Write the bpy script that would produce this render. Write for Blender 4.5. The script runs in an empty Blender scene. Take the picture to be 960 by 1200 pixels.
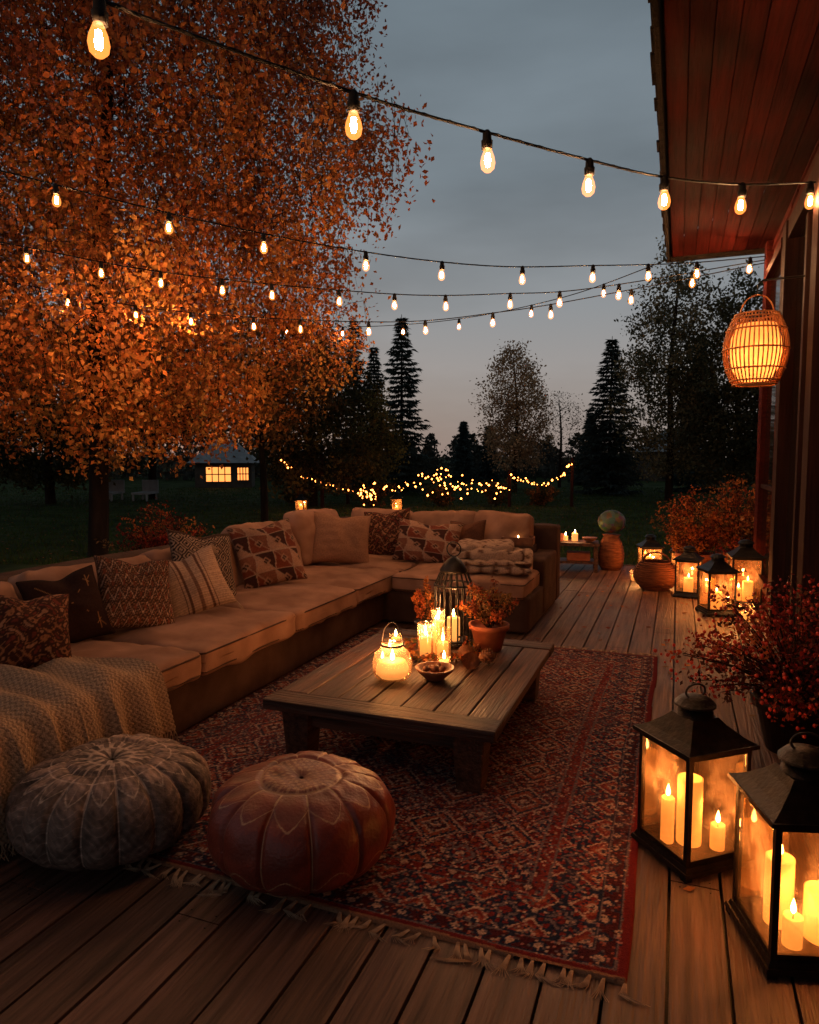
import bpy, bmesh, math, random
import numpy as np
from mathutils import Vector, Matrix, Euler
rng=np.random.default_rng(7); random.seed(7)
scene=bpy.context.scene
scene.view_settings.view_transform='Standard'
scene.view_settings.look='None'
scene.view_settings.exposure=0
R=math.radians
# ------------------------------------------------------------ materials
def newmat(name):
    m=bpy.data.materials.new(name); m.use_nodes=True
    nt=m.node_tree
    for n in list(nt.nodes): nt.nodes.remove(n)
    out=nt.nodes.new('ShaderNodeOutputMaterial')
    return m,nt,out
def pmat(name,c1,c2=None,rough=.7,metal=0,scale=8,stretch=(1,1,1),bump=0,bscale=60,attr=False,spec=.3,trans=0,emit=None,estr=0,detail=6,lo=.35,hi=.65,coat=0,big=0):
    m,nt,out=newmat(name); L=nt.links
    p=nt.nodes.new('ShaderNodeBsdfPrincipled')
    tc=nt.nodes.new('ShaderNodeTexCoord'); mp=nt.nodes.new('ShaderNodeMapping')
    mp.inputs['Scale'].default_value=stretch
    L.new(tc.outputs['Object'],mp.inputs['Vector'])
    no=nt.nodes.new('ShaderNodeTexNoise'); no.inputs['Scale'].default_value=scale; no.inputs['Detail'].default_value=detail
    L.new(mp.outputs[0],no.inputs['Vector'])
    rp=nt.nodes.new('ShaderNodeValToRGB')
    rp.color_ramp.elements[0].position=lo; rp.color_ramp.elements[1].position=hi
    rp.color_ramp.elements[0].color=(*c1,1); rp.color_ramp.elements[1].color=(*(c2 or c1),1)
    L.new(no.outputs['Fac'],rp.inputs[0])
    col=rp.outputs[0]
    if attr:
        at=nt.nodes.new('ShaderNodeAttribute'); at.attribute_name='Col'
        mx=nt.nodes.new('ShaderNodeMixRGB'); mx.blend_type='MULTIPLY'; mx.inputs[0].default_value=1
        L.new(col,mx.inputs[1]); L.new(at.outputs['Color'],mx.inputs[2]); col=mx.outputs[0]
    if big:
        n3=nt.nodes.new('ShaderNodeTexNoise'); n3.inputs['Scale'].default_value=1.7; n3.inputs['Detail'].default_value=7
        L.new(tc.outputs['Object'],n3.inputs['Vector'])
        r3=nt.nodes.new('ShaderNodeMapRange'); r3.inputs['From Min'].default_value=.35; r3.inputs['From Max'].default_value=.65
        r3.inputs['To Min'].default_value=1-big; r3.inputs['To Max'].default_value=1+big*.5; L.new(n3.outputs['Fac'],r3.inputs['Value'])
        m3=nt.nodes.new('ShaderNodeMixRGB'); m3.blend_type='MULTIPLY'; m3.inputs[0].default_value=1
        L.new(col,m3.inputs[1]); L.new(r3.outputs[0],m3.inputs[2]); col=m3.outputs[0]
        rr=nt.nodes.new('ShaderNodeMapRange'); rr.inputs['From Min'].default_value=.3; rr.inputs['From Max'].default_value=.7
        rr.inputs['To Min'].default_value=rough-.12; rr.inputs['To Max'].default_value=min(1,rough+.15); L.new(n3.outputs['Fac'],rr.inputs['Value']); L.new(rr.outputs[0],p.inputs['Roughness'])
    L.new(col,p.inputs['Base Color'])
    if not big: p.inputs['Roughness'].default_value=rough
    p.inputs['Metallic'].default_value=metal
    p.inputs['Specular IOR Level'].default_value=spec
    if coat: p.inputs['Coat Weight'].default_value=coat
    if emit: 
        p.inputs['Emission Color'].default_value=(*emit,1); p.inputs['Emission Strength'].default_value=estr
    if bump:
        n2=nt.nodes.new('ShaderNodeTexNoise'); n2.inputs['Scale'].default_value=bscale; n2.inputs['Detail'].default_value=4
        L.new(mp.outputs[0],n2.inputs['Vector'])
        b=nt.nodes.new('ShaderNodeBump'); b.inputs['Strength'].default_value=bump; b.inputs['Distance'].default_value=.01
        L.new(n2.outputs['Fac'],b.inputs['Height']); L.new(b.outputs[0],p.inputs['Normal'])
    sh=p.outputs[0]
    if trans:
        t=nt.nodes.new('ShaderNodeBsdfTranslucent'); L.new(col,t.inputs[0])
        mix=nt.nodes.new('ShaderNodeMixShader'); mix.inputs[0].default_value=trans
        L.new(sh,mix.inputs[1]); L.new(t.outputs[0],mix.inputs[2]); sh=mix.outputs[0]
    L.new(sh,out.inputs[0])
    return m
def emis(name,c,s):
    m,nt,out=newmat(name); e=nt.nodes.new('ShaderNodeEmission')
    e.inputs[0].default_value=(*c,1); e.inputs[1].default_value=s
    nt.links.new(e.outputs[0],out.inputs[0]); return m
def glow_glass(name,c,s):
    m,nt,out=newmat(name); e=nt.nodes.new('ShaderNodeEmission')
    e.inputs[0].default_value=(*c,1); e.inputs[1].default_value=s
    t=nt.nodes.new('ShaderNodeBsdfTransparent'); a=nt.nodes.new('ShaderNodeAddShader')
    nt.links.new(e.outputs[0],a.inputs[0]); nt.links.new(t.outputs[0],a.inputs[1])
    nt.links.new(a.outputs[0],out.inputs[0]); return m
def pane_glass(name,fac=.1,tint=(1,.93,.82),hz=.16,lo=.01):
    m,nt,out=newmat(name); L=nt.links
    t=nt.nodes.new('ShaderNodeBsdfTransparent'); t.inputs[0].default_value=(*tint,1)
    g=nt.nodes.new('ShaderNodeBsdfGlossy'); g.inputs['Roughness'].default_value=.06; g.inputs[0].default_value=(1,1,1,1)
    d=nt.nodes.new('ShaderNodeBsdfTranslucent'); d.inputs[0].default_value=(.8,.55,.35,1)
    no=nt.nodes.new('ShaderNodeTexNoise'); no.inputs['Scale'].default_value=11; no.inputs['Detail'].default_value=10
    tc=nt.nodes.new('ShaderNodeTexCoord'); L.new(tc.outputs['Object'],no.inputs['Vector'])
    mr=nt.nodes.new('ShaderNodeMapRange'); mr.inputs['From Min'].default_value=.4; mr.inputs['From Max'].default_value=.75
    mr.inputs['To Min'].default_value=lo; mr.inputs['To Max'].default_value=hz
    L.new(no.outputs['Fac'],mr.inputs['Value'])
    m1=nt.nodes.new('ShaderNodeMixShader'); m1.inputs[0].default_value=fac
    L.new(t.outputs[0],m1.inputs[1]); L.new(g.outputs[0],m1.inputs[2])
    m2=nt.nodes.new('ShaderNodeMixShader'); L.new(mr.outputs[0],m2.inputs[0]); L.new(m1.outputs[0],m2.inputs[1]); L.new(d.outputs[0],m2.inputs[2])
    L.new(m2.outputs[0],out.inputs[0]); return m

def wood(name,c1,c2,axis,rough=.55,bump=.5,fine=70,big=.25,spec=.3):
    st=[22,22,22]; st[axis]=1.1
    return pmat(name,c1,c2,rough=rough,scale=1.6,stretch=tuple(st),bump=bump,bscale=fine/22*1.2,attr=True,spec=spec,detail=9,lo=.3,hi=.72,big=big)

M={}
M['deck']=wood('deck_wood',(.045,.020,.013),(.19,.098,.068),1,rough=.5,bump=1.0,big=.38,spec=.28)
M['table']=wood('table_wood',(.022,.009,.006),(.125,.055,.033),1,rough=.55,bump=1.0,big=.4,spec=.25)
M['tablex']=wood('table_wood_x',(.022,.009,.006),(.125,.055,.033),0,rough=.55,bump=1.0,big=.4,spec=.25)
M['darkwood']=wood('dark_wood',(.014,.005,.004),(.034,.011,.008),2,rough=.7,spec=.1)
M['soffit']=wood('soffit_wood',(.024,.0028,.0022),(.070,.0085,.006),1,rough=.8,spec=.05)
M['siding']=wood('siding_wood',(.036,.005,.004),(.080,.012,.008),1,rough=.8,spec=.06)
M['black']=pmat('black_metal',(.010,.009,.009),(.022,.018,.015),rough=.42,metal=.5,scale=20,bump=.15)
M['bronze']=pmat('aged_metal',(.010,.007,.006),(.026,.016,.011),rough=.42,metal=.6,scale=25,bump=.25)
M['rubber']=pmat('wire_rubber',(.008,.007,.007),rough=.7,spec=.15)
M['sofa']=pmat('sofa_fabric',(.225,.113,.072),(.335,.178,.118),rough=.92,scale=5,bump=.5,bscale=240,spec=.1,big=.25)
M['sofabase']=pmat('sofa_base_fabric',(.045,.022,.015),(.075,.040,.028),rough=.9,scale=6,bump=.4,bscale=220,spec=.1,big=.2)
M['fabric']=pmat('woven_fabric',(.7,.7,.7),(1,1,1),rough=.95,scale=90,bump=.6,bscale=300,attr=True,spec=.08)
M['rug']=pmat('rug_wool',(.75,.75,.75),(1,1,1),rough=1,scale=120,bump=.6,bscale=240,attr=True,spec=.05)
M['knit']=pmat('knit_wool',(.75,.75,.75),(1,1,1),rough=1,scale=130,bump=.8,bscale=160,spec=.03,big=.15,attr=True)
M['fringe']=pmat('cotton_fringe',(.26,.155,.095),(.42,.28,.18),rough=1,scale=40)
M['leather']=pmat('pouf_leather',(.75,.75,.75),(1,1,1),rough=.43,scale=12,bump=.3,bscale=90,attr=True,spec=.4)
M['suede']=pmat('pouf_suede',(.6,.6,.6),(1,1,1),rough=.75,scale=16,bump=.6,bscale=70,attr=True,spec=.25)
M['wax']=pmat('candle_wax',(.62,.34,.14),rough=.6,emit=(1,.37,.085),estr=1.0)  # even emission stands in for flame light glowing through the wax
M['flame']=emis('flame',(1,.62,.22),50)
M['filament']=emis('bulb_filament',(1,.46,.175),980)
M['bulbglass']=glow_glass('bulb_glass',(1,.28,.05),.9)
M['fairy']=emis('fairy_bulb',(1,.27,.045),15)
M['pane']=pane_glass('lantern_glass',tint=(1,.86,.66),hz=.16,lo=.015)
M['jar']=pane_glass('jar_glass',fac=.16,tint=(1,.9,.75),hz=.3,lo=.08)
M['terra']=pmat('terracotta',(.22,.055,.025),(.33,.10,.045),rough=.8,scale=10,bump=.3,big=.2)
M['leaf']=pmat('leaf',(.85,.85,.85),(1,1,1),rough=.7,scale=3,attr=True,spec=.2,trans=.4)
M['needle']=pmat('needles',(.8,.8,.8),(1,1,1),rough=.8,scale=3,attr=True,spec=.1,trans=.15)
M['bark']=pmat('bark',(.012,.008,.006),(.030,.018,.013),rough=.95,scale=6,stretch=(1,1,.25),bump=.8,bscale=30,spec=.1)
M['berry']=pmat('berry',(.3,.015,.008),(.5,.04,.012),rough=.35,scale=20,spec=.5)
M['rattan']=pmat('rattan',(.34,.13,.045),(.5,.21,.075),rough=.6,scale=30,bump=.3)
M['paper']=pmat('paper_liner',(.62,.38,.18),(.75,.48,.24),rough=.9,scale=10,trans=.85,emit=(1,.36,.08),estr=.25)  # weak emission painted in, on top of the lamp glow through the paper
M['lawn']=pmat('lawn_grass',(.018,.030,.011),(.050,.070,.025),rough=1,scale=1.3,bump=1,bscale=40,spec=.05,detail=10)
M['grassblade']=pmat('grass_blade',(.8,.8,.8),(1,1,1),rough=.8,scale=3,attr=True,spec=.1,trans=.2)
M['winglass']=pmat('window_glass',(.01,.008,.008),rough=.05,spec=.5,coat=.2)
M['roof']=pmat('roof_shingle',(.010,.008,.007),(.022,.016,.013),rough=.95,scale=14,bump=.8,spec=.05)
M['palroof']=pmat('pale_roof',(.22,.23,.24),(.32,.33,.34),rough=.8,scale=3,bump=.2)
M['wallpaint']=pmat('cottage_wall',(.06,.045,.035),(.09,.07,.055),rough=.9,scale=3)
M['lit']=emis('lit_window',(1,.32,.07),1.9)
M['bowl']=pmat('wood_bowl',(.10,.035,.015),(.22,.085,.035),rough=.5,scale=14,bump=.3)
M['wicker']=pmat('wicker',(.09,.028,.014),(.2,.07,.03),rough=.7,scale=9,stretch=(1,1,5),bump=.8,bscale=30,spec=.15)
def mosaic():
    m,nt,out=newmat('mosaic_glass'); L=nt.links
    p=nt.nodes.new('ShaderNodeBsdfPrincipled'); v=nt.nodes.new('ShaderNodeTexVoronoi'); v.inputs['Scale'].default_value=18
    tc=nt.nodes.new('ShaderNodeTexCoord'); L.new(tc.outputs['Object'],v.inputs['Vector'])
    h=nt.nodes.new('ShaderNodeHueSaturation'); h.inputs['Saturation'].default_value=.8; h.inputs['Value'].default_value=.11
    L.new(v.outputs['Color'],h.inputs['Color']); L.new(h.outputs[0],p.inputs['Base Color']); p.inputs['Roughness'].default_value=.45; p.inputs['Specular IOR Level'].default_value=.2
    L.new(p.outputs[0],out.inputs[0]); return m
M['mosaic']=mosaic()

# ------------------------------------------------------------ mesh builder
class MB:
    def __init__(s): s.v=[];s.f=[];s.m=[];s.sm=[];s.c=[];s.n=0;s.mats=[]
    def add(s,v,f,mat,smooth=False,col=(1,1,1)):
        v=np.asarray(v,float).reshape(-1,3); k=s.n
        s.v.append(v); s.n+=len(v)
        c=np.asarray(col,float)
        if c.ndim==1: c=np.tile(c,(len(v),1))
        s.c.append(c)
        if mat not in s.mats: s.mats.append(mat)
        mi=s.mats.index(mat)
        for q in f: s.f.append(tuple(int(i)+k for i in q))
        s.m+= [mi]*len(f); s.sm+=[smooth]*len(f)
    def build(s,name,loc=(0,0,0),rot=(0,0,0),parent=None,bevel=0):
        me=bpy.data.meshes.new(name)
        V=np.concatenate(s.v)
        me.from_pydata(V.tolist(),[],s.f)
        for mk in s.mats: me.materials.append(M[mk])
        me.polygons.foreach_set('material_index',s.m); me.polygons.foreach_set('use_smooth',s.sm)
        a=me.color_attributes.new('Col','FLOAT_COLOR','POINT')
        C=np.ones((len(V),4)); C[:,:3]=np.concatenate(s.c); a.data.foreach_set('color',C.ravel())
        me.update()
        o=bpy.data.objects.new(name,me); scene.collection.objects.link(o)
        o.location=loc; o.rotation_euler=rot
        if parent: o.parent=parent
        if bevel:
            b=o.modifiers.new('b','BEVEL'); b.width=bevel; b.segments=2; b.limit_method='ANGLE'
        return o
def fast(name,V,k,C,mat,parent=None,smooth=False):
    n=len(V); me=bpy.data.meshes.new(name); nf=n//k
    me.vertices.add(n); me.vertices.foreach_set('co',np.asarray(V,np.float32).ravel())
    me.loops.add(n); me.loops.foreach_set('vertex_index',np.arange(n,dtype=np.int32))
    me.polygons.add(nf); me.polygons.foreach_set('loop_start',np.arange(0,n,k,dtype=np.int32))
    me.update(calc_edges=True)
    a=me.color_attributes.new('Col','FLOAT_COLOR','POINT'); c=np.ones((n,4),np.float32); c[:,:3]=C; a.data.foreach_set('color',c.ravel())
    me.materials.append(M[mat]); me.validate()
    o=bpy.data.objects.new(name,me); scene.collection.objects.link(o)
    if parent: o.parent=parent
    return o
def box(mb,c,s,mat,rz=0,col=(1,1,1)):
    x,y,z=[q/2 for q in s]
    v=np.array([(-x,-y,-z),(x,-y,-z),(x,y,-z),(-x,y,-z),(-x,-y,z),(x,-y,z),(x,y,z),(-x,y,z)])
    if rz:
        a=math.cos(rz);b=math.sin(rz); v=np.stack([v[:,0]*a-v[:,1]*b,v[:,0]*b+v[:,1]*a,v[:,2]],1)
    mb.add(v+np.array(c),[(0,3,2,1),(4,5,6,7),(0,1,5,4),(1,2,6,5),(2,3,7,6),(3,0,4,7)],mat,False,col)
def lathe(mb,prof,segs,mat,c=(0,0,0),rot0=0,smooth=True,col=(1,1,1)):
    prof=np.array(prof,float); n=len(prof)
    th=np.arange(segs)*2*math.pi/segs+rot0
    v=np.zeros((n,segs,3)); v[:,:,0]=prof[:,0:1]*np.cos(th); v[:,:,1]=prof[:,0:1]*np.sin(th); v[:,:,2]=prof[:,1:2]
    f=[]
    for i in range(n-1):
        for j in range(segs):
            k=(j+1)%segs; f.append((i*segs+j,i*segs+k,(i+1)*segs+k,(i+1)*segs+j))
    if prof[0,0]>1e-4 and mat not in('jar',): f.append(tuple(range(segs-1,-1,-1)))
    if prof[-1,0]>1e-4 and mat not in('jar',): f.append(tuple((n-1)*segs+j for j in range(segs)))
    mb.add(v.reshape(-1,3)+np.array(c),f,mat,smooth,col)
def sqf(mb,w1,z1,w2,z2,mat,c=(0,0,0)):
    lathe(mb,[(w1/math.sqrt(2),z1),(w2/math.sqrt(2),z2)],4,mat,c,math.pi/4,False)
def tube(mb,pts,rad,segs,mat,closed=False,col=(1,1,1)):
    pts=np.asarray(pts,float); n=len(pts); rad=np.broadcast_to(np.asarray(rad,float),(n,))
    if closed: T=np.roll(pts,-1,0)-np.roll(pts,1,0)
    else: T=np.gradient(pts,axis=0)
    T/=np.linalg.norm(T,axis=1)[:,None]+1e-9
    up=np.tile(np.array([0,0,1.]),(n,1))
    if closed or abs(T[:,2]).max()>.9: 
        ref=np.array([.31,.83,.46]); up=np.tile(ref,(n,1))
    A=np.cross(T,up); A/=np.linalg.norm(A,axis=1)[:,None]+1e-9; B=np.cross(T,A)
    th=np.arange(segs)*2*math.pi/segs
    v=pts[:,None,:]+rad[:,None,None]*(np.cos(th)[None,:,None]*A[:,None,:]+np.sin(th)[None,:,None]*B[:,None,:])
    f=[]
    for i in range(n if closed else n-1):
        i2=(i+1)%n
        for j in range(segs):
            k=(j+1)%segs; f.append((i*segs+j,i*segs+k,i2*segs+k,i2*segs+j))
    mb.add(v.reshape(-1,3),f,mat,True,col)
def gridf(ny,nx,wx=False):
    f=[]
    for j in range(ny-1):
        for i in range(nx if wx else nx-1):
            k=(i+1)%nx; f.append((j*nx+i,j*nx+k,(j+1)*nx+k,(j+1)*nx+i))
    return f
def empty(name,loc=(0,0,0)):
    e=bpy.data.objects.new(name,None); scene.collection.objects.link(e); e.location=loc; return e
def plight(name,loc,p,col=(1,.40,.13),rad=.03,parent=None):
    l=bpy.data.lights.new(name,'POINT'); l.energy=p*1.15; l.color=col; l.shadow_soft_size=rad
    o=bpy.data.objects.new(name,l); scene.collection.objects.link(o); o.location=loc
    if parent: o.parent=parent
    return o
def catmull(P,n):
    P=np.asarray(P,float); Q=np.vstack([2*P[0]-P[1],P,2*P[-1]-P[-2]]); out=[]
    for i in range(1,len(Q)-2):
        t=np.linspace(0,1,n,endpoint=False)[:,None]
        a,b,c,d=Q[i-1],Q[i],Q[i+1],Q[i+2]
        out.append(.5*(2*b+(c-a)*t+(2*a-5*b+4*c-d)*t**2+(-a+3*b-3*c+d)*t**3))
    out.append(P[-1:]); return np.concatenate(out)
def vnoise(P,f,seed=0):
    r=np.random.default_rng(seed); o=0
    for k in range(7):
        w=r.normal(size=3)*f; o=o+np.sin(P@w+r.uniform(0,6.28))
    return o/3.5

# ------------------------------------------------------------ camera
cam=bpy.data.cameras.new('camera'); co=bpy.data.objects.new('camera',cam); scene.collection.objects.link(co)
cam.sensor_fit='VERTICAL'; cam.sensor_height=36; cam.lens=24.48; cam.clip_end=4000; cam.clip_start=.05
co.location=(0,0,1.5); co.rotation_euler=(R(90-4.55),0,R(21.05)); scene.camera=co

# ------------------------------------------------------------ world
w=bpy.data.worlds.new('World'); scene.world=w; w.use_nodes=True; nt=w.node_tree; L=nt.links
bg=nt.nodes['Background']
tc=nt.nodes.new('ShaderNodeTexCoord'); sep=nt.nodes.new('ShaderNodeSeparateXYZ'); L.new(tc.outputs['Generated'],sep.inputs[0])
rp=nt.nodes.new('ShaderNodeValToRGB'); cr=rp.color_ramp
cr.elements[0].position=0; cr.elements[0].color=(.37,.30,.27,1)
cr.elements[1].position=1; cr.elements[1].color=(.055,.068,.08,1)
for p,c in ((.09,(.35,.315,.30,1)),(.20,(.28,.295,.31,1)),(.36,(.22,.265,.30,1)),(.56,(.15,.192,.225,1)),(.72,(.09,.115,.135,1))):
    e=cr.elements.new(p); e.color=c
L.new(sep.outputs[2],rp.inputs[0])
mp=nt.nodes.new('ShaderNodeMapping'); mp.inputs['Scale'].default_value=(1,1,3.8); L.new(tc.outputs['Generated'],mp.inputs[0])
no=nt.nodes.new('ShaderNodeTexNoise'); no.inputs['Scale'].default_value=1.7; no.inputs['Detail'].default_value=5; no.inputs['Roughness'].default_value=.5
L.new(mp.outputs[0],no.inputs['Vector'])
mr=nt.nodes.new('ShaderNodeMapRange'); mr.inputs['From Min'].default_value=.36; mr.inputs['From Max'].default_value=.66; mr.inputs['To Min'].default_value=.72; mr.inputs['To Max'].default_value=1.08
L.new(no.outputs['Fac'],mr.inputs['Value'])
mx=nt.nodes.new('ShaderNodeMixRGB'); mx.blend_type='MULTIPLY'; mx.inputs[0].default_value=1
L.new(rp.outputs[0],mx.inputs[1]); L.new(mr.outputs[0],mx.inputs[2])
sky=nt.nodes.new('ShaderNodeTexSky'); sky.sky_type='NISHITA'; sky.sun_disc=False; sky.sun_elevation=R(1.5); sky.sun_rotation=R(-40)
ad=nt.nodes.new('ShaderNodeMixRGB'); ad.blend_type='ADD'; ad.inputs[0].default_value=.006
L.new(mx.outputs[0],ad.inputs[1]); L.new(sky.outputs[0],ad.inputs[2]); L.new(ad.outputs[0],bg.inputs[0]); bg.inputs[1].default_value=.9
sun=bpy.data.lights.new('sun','SUN'); sun.energy=.03; sun.angle=R(25); sun.color=(.9,.9,1)
so=bpy.data.objects.new('sun',sun); scene.collection.objects.link(so); so.rotation_euler=(R(60),0,R(40))

# ------------------------------------------------------------ lawn + deck
mb=MB(); mb.add([(-1500,-1500,-.13),(1500,-1500,-.13),(1500,1500,-.13),(-1500,1500,-.13)],[(0,1,2,3)],'lawn'); mb.build('lawn')
n=60000
d=10.5+26*rng.random(n)**1.6; u=rng.uniform(-.85,.85,n)
gx=d*(-.3581+.9333*u); gy=d*(.9303+.3592*u)
ok=~((gx>-4.4)&(gy<10.1))
gx=gx[ok];gy=gy[ok];n=len(gx)
h=rng.uniform(.03,.08,n); a=rng.uniform(0,6.28,n); wd=.008+.0006*gy
V=np.zeros((n,3,3)); b=np.stack([gx,gy,np.full(n,-.135)],1)
V[:,0]=b+np.stack([np.cos(a)*wd,np.sin(a)*wd,0*a],1); V[:,1]=b-np.stack([np.cos(a)*wd,np.sin(a)*wd,0*a],1)
V[:,2]=b+np.stack([rng.normal(0,.02,n),rng.normal(0,.02,n),h],1)
c=np.repeat(np.stack([rng.uniform(.03,.07,n),rng.uniform(.05,.10,n),rng.uniform(.012,.03,n)],1),3,0)
fast('grass',V.reshape(-1,3),3,c,'grassblade')

mb=MB(); bw=.158; gap=.010
x=-4.35
while x<5.0:
    x1=x+bw
    y=-2.0+rng.uniform(0,2)
    ys=[-2.0]
    while y<9.9: 
        ys.append(y); y+=rng.uniform(2.4,4.2)
    if 9.95-ys[-1]<.6: ys.pop()
    ys.append(9.95+rng.uniform(-.006,.006))
    for i in range(len(ys)-1):
        if ys[i+1]-ys[i]<.1: continue
        g=rng.uniform(.55,1.25); tint=np.array([g*rng.uniform(.96,1.08),g,g*rng.uniform(.88,1.06)])
        box(mb,(x+bw/2+rng.uniform(-.0015,.0015),(ys[i]+ys[i+1])/2,-.0175+rng.uniform(-.0015,.0015)),(bw,ys[i+1]-ys[i]-.004,.035),'deck',col=tint)
        for yy in (ys[i]+.03,ys[i+1]-.03):
            for xx in (x+.03,x+bw-.03): lathe(mb,[(.004,0.0015),(.0035,.003)],6,'black',(xx,yy,0))
    x=x1+gap
box(mb,(.3,4,-.09),(9.2,11.8,.06),'black')
box(mb,(.3,9.975,-.07),(9.3,.03,.16),'deck',col=(.6,.6,.6))
box(mb,(-4.37,4,-.07),(.03,11.9,.16),'deck',col=(.6,.6,.6))
mb.build('wooden_deck',bevel=.004)

# ------------------------------------------------------------ rug
def rug():
    W,Lh=2.42,3.47; nx,ny=520,744
    x=np.linspace(0,W,nx); y=np.linspace(0,Lh,ny); X,Y=np.meshgrid(x,y)
    Pn=np.stack([X,Y,0*X],-1).reshape(-1,3)
    Xw=X+.005*vnoise(Pn,6,31).reshape(ny,nx); Yw=Y+.005*vnoise(Pn,6,32).reshape(ny,nx)
    qx=np.round(Xw/.006)*.006; qy=np.round(Yw/.006)*.006
    dx=np.minimum(qx,W-qx); dy=np.minimum(qy,Lh-qy); e=np.minimum(dx,dy)
    pal=dict(red=(.185,.026,.026),mar=(.065,.013,.018),nav=(.018,.024,.050),cre=(.46,.31,.235),rus=(.29,.072,.042),gry=(.15,.115,.125),pink=(.33,.13,.115))
    C=np.zeros((ny,nx,3)); C[:]=pal['red']
    def S(m,k): C[m]=pal[k]
    def motif(p,q,k1,k2,ph=0):
        a=np.abs(((qx-W/2)/p+ph)%1-.5)*2; b=np.abs(((qy-Lh/2)/q+ph)%1-.5)*2
        return a,b,np.sin(k1*a+3.2*np.cos(k2*b))+np.sin(k1*b+3.2*np.cos(k2*a))
    P_=.29
    a,b,f=motif(P_,P_*1.1,10,5)
    a2,b2,f2=motif(P_/2,P_*.55,8,5,.25)
    fld=e>=.36
    dm=a+b; dm2=(1-a)+(1-b)
    S(fld&(f>.2),'mar'); S(fld&(f>1.1),'rus'); S(fld&(f<-.7),'nav'); S(fld&(f<-1.4),'pink')
    S(fld&(dm<.75),'nav'); S(fld&(dm<.62),'rus'); S(fld&(dm<.44),'cre'); S(fld&(dm<.34),'mar'); S(fld&(dm<.16),'cre')
    S(fld&(dm2<.55),'mar'); S(fld&(dm2<.45),'gry'); S(fld&(dm2<.3),'red'); S(fld&(dm2<.14),'cre')
    S(fld&(np.abs(dm-.80)<.045),'cre'); S(fld&(np.abs(a-b)<.035)&(dm>.8),'gry')
    S(fld&(f2>1.45)&(dm>.9),'cre'); S(fld&(f2<-1.45)&(dm>.9),'nav')
    a3,b3,f3=motif(.09,.09,8,4)
    def small(lo,hi,bgc,c1,c2):
        m=(e>=lo)&(e<hi); S(m,bgc); S(m&(a3+b3<.7),c2); S(m&(a3+b3<.4),c1)
    small(.045,.10,'mar','cre','nav')
    m=(e>=.11)&(e<.29); S(m,'nav')
    a4,b4,f4=motif(.18,.18,9,5,.5); t4=a4+b4
    S(m&(f4>.9),'red'); S(m&(f4<-1.1),'gry'); S(m&(t4<.8),'red'); S(m&(np.abs(t4-.8)<.06),'cre'); S(m&(t4<.5),'rus'); S(m&(t4<.3),'cre'); S(m&(t4<.16),'nav')
    small(.30,.35,'red','cre','mar')
    for lo in (.10,.29,.35,.036): 
        S((e>=lo)&(e<lo+.006),'gry'); S((e>=lo+.006)&(e<lo+.012),'nav')
    rn=rng.random((ny//2+2,nx//2+2)).repeat(2,0).repeat(2,1)[:ny,:nx]
    for k,(lo,hi) in {'cre':(0,.05),'nav':(.05,.12),'rus':(.12,.16),'gry':(.16,.23),'pink':(.23,.26)}.items(): S((rn>lo)&(rn<hi)&(e>.03),k)
    wear=(vnoise(Pn,3.5,3)*.5+vnoise(Pn,11,4)*.3).reshape(ny,nx)
    wv=np.clip(.10+wear*.3,0,.42)[...,None]; mean=C.mean(axis=(0,1))*1.0
    C=C*(1-wv)+mean*wv
    C*= (rng.uniform(.5,1.3,(ny,nx,1)))
    C[e<.03]=np.array((.13,.015,.017)); C[(dy<.014)]=(.24,.12,.07)
    Z=.012+rng.uniform(-.0014,.0014,(ny,nx))+.003*vnoise(Pn,5,8).reshape(ny,nx)
    Z[e<.006]=.001
    Xo=X+.006*np.sin(Y*2.3+1)+.003*np.sin(Y*7)
    V=np.stack([Xo-2.52,Y+1.955+.006*np.sin(X*3),Z],-1).reshape(-1,3)
    mb=MB(); mb.add(V,gridf(ny,nx),'rug',True,C.reshape(-1,3)); o=mb.build('persian_rug')
    mb=MB()
    for (y0,sg) in ((1.955,-1),(1.955+Lh,1)):
        for i in range(60):
            xx=-2.5+i*(W-.03)/59+rng.normal(0,.010); 
            if rng.random()<.08: continue
            dxx=rng.normal(0,.03); ln=rng.uniform(.035,.085); kx=rng.normal(0,.014)
            for k in range(6):
                s=(k-2.5)*.0028
                tube(mb,[(xx+s*.4,y0+sg*.002+.006*math.sin((xx+2.52)*3),.009),(xx+kx*.5+s,y0+sg*(.014+ln*.35),.008),(xx+kx+s*1.6,y0+sg*(.012+ln*.65),.005),(xx+dxx+s*4+rng.normal(0,.003),y0+sg*(.012+ln),.0035)],[.0021,.0019,.0015,.0009],4,'fringe')
    mb.build('fringe',parent=o)
rug()

# ------------------------------------------------------------ cushions
def rbox(hx,hy,hz,r,puff=0,n=14,wr=.006,seed=0):
    bm=bmesh.new(); bmesh.ops.create_cube(bm,size=2)
    bmesh.ops.subdivide_edges(bm,edges=bm.edges[:],cuts=n,use_grid_fill=True)
    P=np.array([v.co[:] for v in bm.verts]); F=[[v.index for v in f.verts] for f in bm.faces]; bm.free()
    P=np.sign(P)*(1-(1-np.abs(P))**1.25)
    h=np.array([hx,hy,hz]); Q=P*h; I=np.clip(Q,-(h-r),h-r); D=Q-I
    nrm=np.linalg.norm(D,axis=1)[:,None]; 
    mag=np.abs(D).max(1)[:,None]
    Q=I+np.where(nrm>1e-6,D/np.maximum(nrm,1e-6)*mag,0)
    px,py=P[:,0],P[:,1]
    Q[:,2]+=np.sign(P[:,2])*puff*(1-px**2)*(1-py**2)*(np.abs(P[:,2])>.2)
    Q+= (wr*vnoise(Q,9,seed)+wr*.6*vnoise(Q,26,seed+1))[:,None]*np.sign(P)*np.array([.5,.5,1])
    return Q,F
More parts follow.
